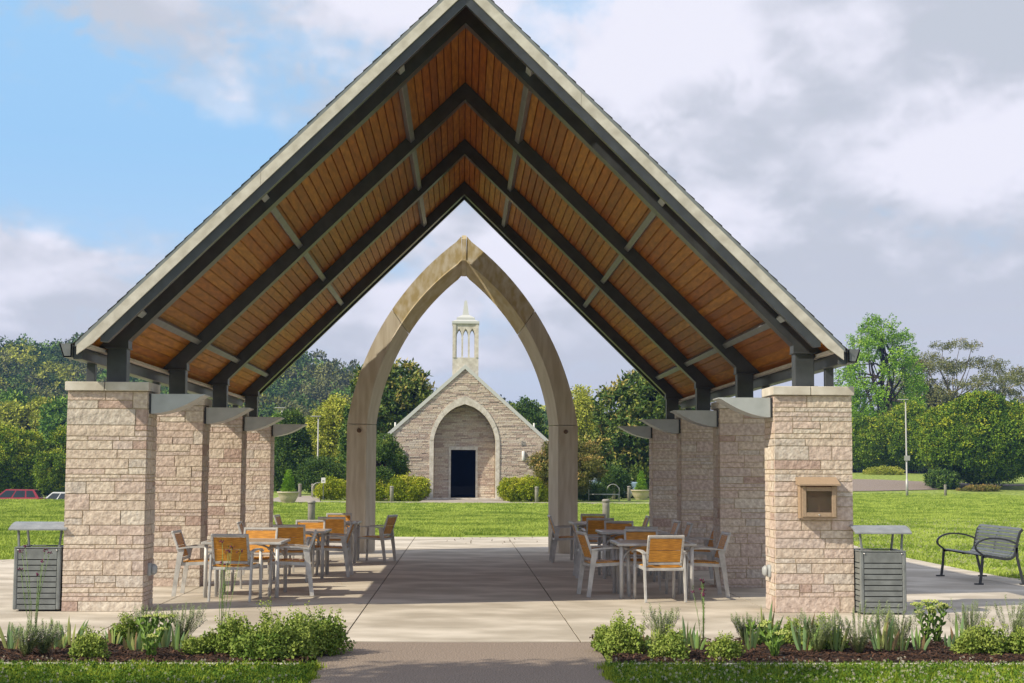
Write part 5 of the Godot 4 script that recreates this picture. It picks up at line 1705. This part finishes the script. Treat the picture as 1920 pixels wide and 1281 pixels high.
# ------------------------------------------------------------------ beds, grass and flowers
func make_beds() -> void:
	rng.seed = 600
	for sd in [-1.0, 1.0]:
		var poly := PackedVector2Array()
		for p in [[1.27, 14.95], [1.36, 14.5], [1.33, 14.0], [1.30, 13.5], [1.26, 13.22], [2.2, 13.14], [4.0, 13.16], [6.5, 13.2], [6.5, 14.97]]:
			poly.append(Vector2(sd * p[0], p[1]))
		var nm := "left_mulch_bed" if sd < 0 else "right_mulch_bed"
		# a low heaped bed
		var st := mb(false)
		var nx := 60
		var nz := 18
		var n := FastNoiseLite.new()
		n.frequency = 2.2
		n.seed = 9
		var g := []
		for j in nz + 1:
			var row := []
			for i in nx + 1:
				var d := lerpf(13.12, 14.965, float(j) / nz)
				var x0 := 1.24 + 0.13 * sin((d - 13.1) / 1.85 * PI)
				var x := lerpf(x0, 6.5, pow(float(i) / nx, 1.3))
				var rim := minf(minf(float(j) / nz, 1.0 - float(j) / nz) * 5.0, float(i) / nx * 14.0)
				var y := -0.02 + 0.055 * clampf(rim, 0, 1) + 0.018 * n.get_noise_2d(x * sd, d) * clampf(rim, 0, 1)
				row.append(Vector3(sd * x, y, -d))
			g.append(row)
		for j in nz:
			for i in nx:
				if sd > 0:
					quad(st, g[j][i], g[j][i + 1], g[j + 1][i + 1], g[j + 1][i])
				else:
					quad(st, g[j][i + 1], g[j][i], g[j + 1][i], g[j + 1][i + 1])
		structure(put(st, "mulch_bed", M.mulch))
		# loose chips on it
		var ch := mb()
		cbox(ch, Vector3.ZERO, Vector3(0.05, 0.006, 0.012), 0.0)
		var cm := mesh_of(ch)
		var xs := []
		var cs := []
		for i in 5200:
			var d := rng.randf_range(13.12, 14.95)
			var x := 1.26 + 0.1 * sin((d - 13.1) / 1.85 * PI) + pow(rng.randf(), 1.0) * 4.6
			var b := Basis(Vector3.UP, rng.randf() * TAU) * Basis(Vector3(0, 0, 1), rng.randf_range(-0.5, 0.5))
			xs.append(Transform3D(b.scaled(Vector3.ONE * rng.randf_range(0.4, 1.3)), Vector3(sd * x, 0.042 + 0.018 * n.get_noise_2d(x * sd, d), -d)))
			var k := rng.randf()
			cs.append(lin(0.035, 0.017, 0.010).lerp(lin(0.13, 0.062, 0.034), k * k))
		for c in cs.size():
			cs[c] = cs[c].srgb_to_linear()
		scatter("mulch_chips", cm, M.chip, xs, cs, self)
		# pale stone edging
		var x := 1.36
		var k := 0
		var kerb := structure(sheet(PackedVector2Array([Vector2(sd * 1.30, 13.03), Vector2(sd * 6.5, 13.05), Vector2(sd * 6.5, 13.09), Vector2(sd * 1.30, 13.07)]), 0.0, "bed_kerb", M.gap, 0.04))
		while x < 6.3:
			var l := rng.randf_range(0.55, 0.75)
			st = mb()
			cbox(st, Vector3(sd * (x + l * 0.5), 0.005, -13.06 - 0.004 * x), Vector3(l - 0.012, 0.045, 0.085), 0.008)
			put(st, "edging_stone", M.cast, kerb)
			x += l

func iris_leaf(s: int) -> ArrayMesh:   # one upright sword leaf, 1 m tall before scaling
	var r := RandomNumberGenerator.new()
	r.seed = s
	var st := mb(false)
	var bend := r.randf_range(-0.10, 0.16)
	var w := r.randf_range(0.040, 0.052)
	var n := 7
	var rows := []
	for i in n + 1:
		var t := float(i) / n
		var ww := w * (0.75 + 0.5 * sin(t * PI * 0.75)) * (1.0 if t < 0.55 else pow(maxf(0.0, (1.0 - t) / 0.45), 0.75))
		var c := Vector3(bend * t * t, t, 0)
		rows.append([c + Vector3(-ww, 0, 0), c + Vector3(0, 0, ww * 0.25), c + Vector3(ww, 0, 0)])
	for i in n:
		for k in 2:
			quad(st, rows[i][k], rows[i][k + 1], rows[i + 1][k + 1], rows[i + 1][k])
	return mesh_of(st)

func plant_mat(called: String, c: Color, back := 0.4) -> StandardMaterial3D:
	var m := StandardMaterial3D.new()
	m.resource_name = called
	m.albedo_color = c
	m.roughness = 0.5
	m.backlight_enabled = true
	m.backlight = Color(back, back, back * 0.5)
	return m

func make_plants() -> void:
	rng.seed = 700
	var sword := []
	for i in 5:
		sword.append(iris_leaf(i + 1))
	var sm := [plant_mat("iris_green", lin(0.21, 0.34, 0.09)), plant_mat("iris_blue_green", lin(0.17, 0.29, 0.12)), plant_mat("iris_pale", lin(0.30, 0.34, 0.11)), plant_mat("iris_dead", lin(0.22, 0.14, 0.07))]
	var sprig := clump_mesh(10, 0.62, 0.46, 0.75, 21)
	var feather := mb()
	for i in 14:
		var a := i * 2.4
		var y := i / 14.0
		var o := Vector3(cos(a), 0.9, sin(a)).normalized()
		var sdv := o.cross(Vector3.UP).normalized() * 0.035
		var p := Vector3(0, y, 0)
		tri(feather, p - sdv, p + sdv, p + o * 0.26)
	var fe := mesh_of(feather)
	var dot := mb()
	cbox(dot, Vector3.ZERO, Vector3(1, 1, 1), 0.3)
	var dm := mesh_of(dot)
	var fl := leaf_mat("petal", 0.2, 0.8)
	var left := [["iris", -4.03, 13.95, 0.42], ["iris", -3.99, 14.03, 0.34], ["verbena", -4.08, 14.84, 0.90], ["sage", -3.77, 13.49, 0.38], ["sage", -3.64, 13.57, 0.42], ["iris", -3.64, 14.03, 0.25], ["iris", -3.55, 14.12, 0.50], ["mint", -3.20, 13.42, 0.28], ["mint", -3.16, 14.54, 0.32], ["sage", -3.02, 14.81, 0.42], ["iris", -3.22, 14.37, 0.30], ["iris", -2.98, 13.96, 0.30], ["iris", -2.89, 13.88, 0.30], ["sedum", -2.68, 13.42, 0.33], ["sedum", -2.93, 14.46, 0.36], ["sedum", -2.78, 14.46, 0.34], ["iris", -2.68, 14.12, 0.32], ["iris", -2.53, 13.88, 0.38], ["sage", -2.62, 14.46, 0.50], ["mint", -2.31, 13.65, 0.20], ["mint", -2.22, 13.81, 0.22], ["verbena", -2.25, 14.46, 1.10], ["iris", -2.22, 14.64, 0.36], ["iris", -2.16, 14.55, 0.30], ["mint", -1.91, 13.58, 0.36], ["mint", -1.66, 13.43, 0.42], ["mint", -1.50, 13.62, 0.42], ["mint", -1.38, 14.0, 0.46]]
	var right := [["mint", 1.38, 14.2, 0.33], ["mint", 1.47, 13.83, 0.38], ["iris", 1.65, 13.91, 0.30], ["iris", 1.75, 13.91, 0.30], ["sage", 1.91, 14.68, 0.45], ["mint", 1.84, 13.45, 0.30], ["iris", 2.11, 14.33, 0.38], ["verbena", 2.29, 14.50, 0.70], ["iris", 2.16, 14.00, 0.30], ["mint", 2.32, 13.45, 0.25], ["sage", 2.71, 14.59, 0.35], ["iris", 2.65, 14.00, 0.42], ["sedum", 2.79, 14.42, 0.30], ["sedum", 2.77, 13.53, 0.32], ["iris", 2.91, 14.51, 0.50], ["mint", 3.07, 14.51, 0.33], ["iris", 3.11, 13.92, 0.50], ["sage", 3.22, 13.84, 0.50], ["mint", 3.38, 14.17, 0.36], ["iris", 3.42, 13.92, 0.50], ["sage", 3.58, 13.77, 0.62], ["iris", 3.82, 13.93, 0.52], ["iris", 3.89, 13.93, 0.46], ["sage", 4.08, 14.18, 0.55], ["iris", 4.01, 13.93, 0.32], ["iris", 4.18, 13.93, 0.32], ["sedum", 4.45, 14.61, 0.52], ["sedum", 4.56, 14.61, 0.52], ["iris", 4.54, 14.18, 0.25], ["iris", 4.69, 14.35, 0.40], ["sage", 4.86, 14.53, 0.55], ["mint", 4.60, 13.77, 0.30], ["mint", 4.80, 13.77, 0.34], ["mint", 5.01, 13.78, 0.30], ["sage", 5.30, 14.62, 0.60]]
	var word := {"iris": "fan of sword leaves", "mint": "leafy green mound", "sage": "airy grey-green plant with thin stems", "sedum": "fleshy-leaved plant with pale green heads", "verbena": "tall wiry purple-headed plant"}
	var kinds := {"iris": "iris_plant", "mint": "leafy_mound", "sage": "airy_sage", "sedum": "sedum_plant", "verbena": "tall_verbena"}
	for side in [left, right]:
		var where := "left" if side == left else "right"
		var order := {}
		var totals := {}
		for r in side:
			totals[r[0]] = totals.get(r[0], 0) + 1
		var sorted: Array = side.duplicate()
		sorted.sort_custom(func(a, b): return a[1] < b[1])
		for r in sorted:
			var k: String = r[0]
			order[k] = order.get(k, 0) + 1
			var h: float = r[3]
			var lab := "%s, %s of %d from the left in the %s bed" % [word[k], ordinal(order[k]), totals[k], where]
			var t := thing(kinds[k], lab, "plant", Vector3(r[1], 0.03, -r[2]), 0.0, "%s plants in the flower beds" % k)
			h *= {"iris": 0.82, "sage": 0.66, "sedum": 0.8, "verbena": 0.95, "mint": 1.0}[k]
			if k == "mint":
				h *= 0.86 if r[1] > -2.0 and r[1] < 0.0 else 0.74
			match k:
				"iris":
					var yaw := rng.randf_range(-0.6, 0.6)
					var n := 5 + rng.randi() % 3
					for i in n:
						var a := (i - (n - 1) * 0.5) * 0.13 + rng.randf_range(-0.05, 0.05)
						var b := Basis(Vector3.UP, yaw + rng.randf_range(-0.5, 0.5)) * Basis(Vector3(0, 0, 1), -a)
						var hh := h * rng.randf_range(0.6, 1.08) * (1.0 - absf(a) * 0.5)
						var m: Material = sm[rng.randi() % 3] if rng.randf() < 0.94 else sm[3]
						put_mesh(sword[rng.randi() % 5], "leaf", m, t, Transform3D(b.scaled_local(Vector3(0.28, hh, 0.28)), Vector3(sin(a) * 0.10, -0.01, rng.randf_range(-0.03, 0.03))))
				"mint":
					var xs := []
					var cs := []
					var wd := h * (1.0 if r[1] > -2.0 and r[1] < 0.0 else 0.82)
					var n := int(430 * wd / 0.3)
					var p1 := lin(0.085, 0.165, 0.022)
					var p2 := lin(0.37, 0.46, 0.10)
					var tn := rng.randf_range(0.0, 0.4)
					var hearts := []
					for i in 6:
						var a := rng.randf() * TAU
						var o := 0.58 * sqrt(rng.randf()) * wd
						hearts.append([Vector3(cos(a) * o, 0, sin(a) * o), rng.randf_range(0.40, 0.62) * wd, h * rng.randf_range(0.5, 1.05)])
					for i in n:
						var d := Vector3(rng.randfn(), absf(rng.randfn()) * 0.9 + 0.05, rng.randfn()).normalized()
						var rad := (0.55 + 0.45 * sqrt(rng.randf())) * (0.9 + 0.25 * sin(d.x * 6.0 + r[1] * 9.0) * cos(d.z * 5.0 + r[2] * 7.0))
						var q: Array = hearts[i % 6]
						var p: Vector3 = q[0] + Vector3(d.x * q[1], d.y * q[2], d.z * q[1]) * rad
						xs.append(Transform3D(rbasis(rng.randf_range(0.036, 0.066)), p))
						cs.append(p1.lerp(p2, clampf(rng.randf() * 0.8 + tn, 0, 1)).srgb_to_linear())
					for i in 18:   # shoots standing out of the mound
						var d := Vector3(rng.randfn() * 0.6, 1, rng.randfn() * 0.6).normalized()
						for q in 5:
							xs.append(Transform3D(rbasis(0.030), hearts[i % 6][0] + Vector3(d.x * hearts[i % 6][1], d.y * hearts[i % 6][2], d.z * hearts[i % 6][1]) * (0.9 + q * 0.10)))
							cs.append(p2.srgb_to_linear())
					scatter("foliage", sprig, M.leaf, xs, cs, t)
				"sage", "verbena":
					var st := mb(false)
					var xs := []
					var cs := []
					var fx := []
					var fc := []
					var n := 26 if k == "sage" else 7
					for i in n:
						var a := rng.randf() * TAU
						var ln := (0.62 if k == "sage" else 0.16) * sqrt(rng.randf())
						var top := Vector3(cos(a) * ln * h * 1.2, h * rng.randf_range(0.65, 1.05), sin(a) * ln * h * 1.2)
						var mid := top * 0.5 + Vector3(rng.randfn(), 0, rng.randfn()) * 0.012
						var th := 0.0013 if k == "sage" else 0.0024
						tube(st, PackedVector3Array([Vector3(cos(a), 0, sin(a)) * 0.02, mid, top]), [th, th, th * 0.6], 4)
						var leaves := 13 if k == "sage" else 6
						for q in leaves:
							var u := (q + rng.randf()) / leaves
							var p := (Vector3.ZERO.lerp(mid, u * 2.0) if u < 0.5 else mid.lerp(top, u * 2.0 - 1.0))
							xs.append(Transform3D(Basis(Vector3.UP, rng.randf() * TAU).scaled(Vector3(0.115, 0.06, 0.115) * rng.randf_range(0.6, 1.2)), p))
							cs.append((lin(0.38, 0.47, 0.22) if k == "sage" else lin(0.15, 0.24, 0.05)).srgb_to_linear())
						if k == "sage":
							for q in 9:
								fx.append(Transform3D(rbasis(rng.randf_range(0.005, 0.009)), mid.lerp(top, 0.35 + 0.65 * q / 8.0) + Vector3(rng.randfn(), 0, rng.randfn()) * 0.006))
								fc.append(lin(0.27, 0.24, 0.36).lerp(lin(0.28, 0.30, 0.20), rng.randf()).srgb_to_linear())
						else:
							for q in 9:
								fx.append(Transform3D(rbasis(rng.randf_range(0.008, 0.013)), top + Vector3(rng.randfn(), rng.randfn() * 0.6, rng.randfn()) * 0.011))
								fc.append(lin(0.10, 0.025, 0.05).lerp(lin(0.24, 0.05, 0.14), rng.randf()).srgb_to_linear())
					put(st, "stem", sm[2] if k == "sage" else sm[0], t)
					scatter("foliage", fe, M.leaf, xs, cs, t)
					scatter("flowers", dm, fl, fx, fc, t)
				"sedum":
					var st := mb(false)
					var lv := []
					var lc := []
					var fx := []
					var fc := []
					for i in 6:
						var a := i * 1.05 + rng.randf() * 0.4
						var top := Vector3(cos(a) * 0.09, h * rng.randf_range(0.7, 0.95), sin(a) * 0.09)
						tube(st, PackedVector3Array([Vector3(cos(a), 0, sin(a)) * 0.02, top * 0.5, top]), [0.006, 0.005, 0.004], 5)
						for q in 11:
							var y := (q + 0.5) / 11.0
							var b := Basis(Vector3.UP, q * 2.4 + a) * Basis(Vector3(0, 0, 1), -0.9)
							lv.append(Transform3D(b.scaled_local(Vector3(0.26, 0.060, 0.26) * rng.randf_range(0.8, 1.2)), top * y))
							lc.append(lin(0.11, 0.22, 0.035).lerp(lin(0.24, 0.36, 0.075), rng.randf()).srgb_to_linear())
						if h > 0.38 or i < 2:
							for q in 46:
								var d := Vector3(rng.randfn(), absf(rng.randfn()) * 0.6, rng.randfn()).normalized()
								fx.append(Transform3D(rbasis(rng.randf_range(0.009, 0.014)), top + Vector3(d.x * 0.05, d.y * 0.032, d.z * 0.05) * sqrt(rng.randf())))
								fc.append(lin(0.36, 0.44, 0.10).lerp(lin(0.55, 0.58, 0.22), rng.randf()).srgb_to_linear())
					put(st, "stem", sm[0], t)
					scatter("leaves", sword[0], M.leaf, lv, lc, t)
					if fx.size():
						scatter("flower_heads", dm, fl, fx, fc, t)

func ordinal(n: int) -> String:
	var w := ["first", "second", "third", "fourth", "fifth", "sixth", "seventh", "eighth", "ninth", "tenth", "eleventh", "twelfth", "thirteenth", "fourteenth", "fifteenth"]
	return w[n - 1] if n <= w.size() else "%dth" % n

func tuft_mesh(n: int, s: int, w: float, spread: float) -> ArrayMesh:
	var r := RandomNumberGenerator.new()
	r.seed = s
	var st := mb()
	for i in n:
		var p := Vector3(r.randfn() * spread, 0, r.randfn() * spread)
		var a := r.randf() * TAU
		var side := Vector3(cos(a), 0, sin(a)) * w
		var lean := Vector3(r.randfn(), 0, r.randfn()) * 0.32
		var h := r.randf_range(0.6, 1.1)
		var m := p + Vector3(0, h * 0.55, 0) + lean * 0.4
		var t := p + Vector3(0, h, 0) + lean
		tri(st, p - side, p + side, m + side * 0.7)
		tri(st, p - side, m + side * 0.7, m - side * 0.7)
		tri(st, m - side * 0.7, m + side * 0.7, t)
	return mesh_of(st)

func lawn_patch(called: String, me: Mesh, n: int, xr: Vector2, dr: Vector2, size: Vector2, keep: Callable, c1: Color, c2: Color) -> void:
	var xs := []
	var cs := []
	var nz := FastNoiseLite.new()
	nz.frequency = 0.35
	nz.seed = 5
	nz.fractal_octaves = 3
	for i in n:
		var x := rng.randf_range(xr.x, xr.y)
		var d := rng.randf_range(dr.x, dr.y)
		if not keep.call(x, d):
			continue
		var k := clampf(0.5 + nz.get_noise_2d(x, d) * 0.9 + rng.randf_range(-0.6, 0.6), 0, 1)
		var s := rng.randf_range(size.x, size.y)
		xs.append(Transform3D(Basis(Vector3.UP, rng.randf() * TAU).scaled(Vector3(s, s * rng.randf_range(0.7, 1.2), s)), Vector3(x, ground_h(x, d) - 0.005, -d)))
		cs.append(c1.lerp(c2, k))
	scatter(called, me, M.grass, xs, cs, self)

func make_grass() -> void:
	rng.seed = 800
	var t1 := tuft_mesh(9, 1, 0.070, 0.40)
	var t2 := tuft_mesh(14, 2, 0.10, 0.6)
	var c1 := Color(0.15, 0.24, 0.036)
	var c2 := Color(0.47, 0.57, 0.125)
	# the strip in front of the beds
	for sd in [-1.0, 1.0]:
		lawn_patch("front_grass", t1, 24000, Vector2(1.16 * sd, 5.6 * sd), Vector2(10.9, 13.05), Vector2(0.028, 0.090), func(x: float, d: float) -> bool: return absf(x) > 1.2 + 0.03 * sin(d * 9.0), Color(0.10, 0.18, 0.012), Color(0.40, 0.48, 0.060))
		# low clover leaves and white clover heads
		var xs := []
		var cs := []
		var cl := clump_mesh(7, 0.5, 0.5, 0.5, 31)
		for i in 9500:
			var x: float = rng.randf_range(1.22, 5.6) * sd
			var d := rng.randf_range(10.9, 13.02)
			xs.append(Transform3D(rbasis(rng.randf_range(0.022, 0.042)), Vector3(x, rng.randf_range(0.0, 0.045), -d)))
			cs.append(Color(0.06, 0.15, 0.015).lerp(Color(0.22, 0.36, 0.05), rng.randf()))
		scatter("clover_leaves", cl, M.leaf, xs, cs, self)
		xs = []
		cs = []
		var hd := clump_mesh(26, 0.35, 0.30, 0.5, 33)
		for i in (560 if sd > 0 else 240):
			var x: float = rng.randf_range(1.25, 5.6) * sd
			var d := rng.randf_range(11.2, 13.1)
			xs.append(Transform3D(rbasis(rng.randf_range(0.011, 0.018)), Vector3(x, rng.randf_range(0.045, 0.085), -d)))
			cs.append(Color(0.75, 0.73, 0.60).lerp(Color(0.60, 0.50, 0.40), rng.randf() * 0.6))
		scatter("clover_flowers", hd, M.leaf, xs, cs, self)
	# beyond the apron
	var inside := func(x: float, d: float) -> bool:
		if d < 38.5 + maxf(0.0, absf(x) - 2.0) * 0.45 and absf(x) < 5.0:
			return false
		if x > 0:
			return d > 40.2 or x > 8.75 + (0.35 if d > 34.0 else 0.0) and d > 23.2 - (x - 8.75) * 0.9
		return d > 39.4 or (d > 28.2 and x < -8.4 + (d - 28.2) * 0.30) or (d > 23.0 + (x + 14.0) * 0.93 and x < -8.4)
	lawn_patch("middle_grass", t2, 60000, Vector2(-6.5, 7.0), Vector2(38.0, 62.0), Vector2(0.055, 0.10), inside, c1, c2)
	lawn_patch("left_grass", t2, 42000, Vector2(-19.0, -5.0), Vector2(26.0, 62.0), Vector2(0.055, 0.10), inside, c1, c2)
	lawn_patch("right_grass", t2, 70000, Vector2(8.5, 28.0), Vector2(19.0, 66.0), Vector2(0.055, 0.10), inside, c1, c2)
	lawn_patch("far_grass", t2, 70000, Vector2(-26.0, 42.0), Vector2(60.0, 118.0), Vector2(0.07, 0.12), func(x: float, d: float) -> bool: return absf(x) < d * 0.42 and not (d > 79.4 and absf(x) < 14.0), c1, c2)
	var xs := []
	var cs := []
	var hd := clump_mesh(10, 0.5, 0.4, 0.5, 34)
	for i in 5200:
		var d := 23.0 + 30.0 * pow(rng.randf(), 1.6)
		var x := rng.randf_range(8.8, 10.5 + d * 0.28)
		if not inside.call(x, d):
			continue
		xs.append(Transform3D(rbasis(rng.randf_range(0.018, 0.034)), Vector3(x, rng.randf_range(0.02, 0.09), -d)))
		cs.append(Color(0.60, 0.58, 0.42))
	scatter("lawn_clover_flowers", hd, M.leaf, xs, cs, self)
	# a few dry leaves on the far end of the floor
	xs = []
	cs = []
	for i in 26:
		xs.append(Transform3D(Basis(Vector3.UP, rng.randf() * TAU) * Basis(Vector3.RIGHT, PI * 0.5).scaled(Vector3(1, 1, 1) * rng.randf_range(0.05, 0.09)), Vector3(rng.randf_range(-0.4, 2.6), 0.008, -rng.randf_range(34.5, 38.0))))
		cs.append(Color(0.12, 0.075, 0.03))
	scatter("dry_leaves", clump_mesh(2, 0.6, 0.35, 0.2, 35), M.leaf, xs, cs, self)

func _ready() -> void:
	make_materials()
	make_camera_and_light()
	make_ground()
	make_pavilion()
	make_arch()
	make_chapel()
	make_trees()
	make_furniture()
	make_small_furniture()
	make_car("dark red estate car parked at the left edge beyond the lawn", Vector3(-32.9, -1.5, -113), 0.06, lin(0.33, 0.010, 0.028), true)
	make_car("silver hatchback half hidden behind the crest by the left pier", Vector3(-30.4, -1.75, -117), -0.35, lin(0.42, 0.45, 0.48), true)
	make_car("pale blue car parked behind the dark hedge, right of the arch", Vector3(9.2, -0.05, -97.5), 0.10, lin(0.30, 0.42, 0.55), false)
	make_beds()
	make_plants()
	make_grass()
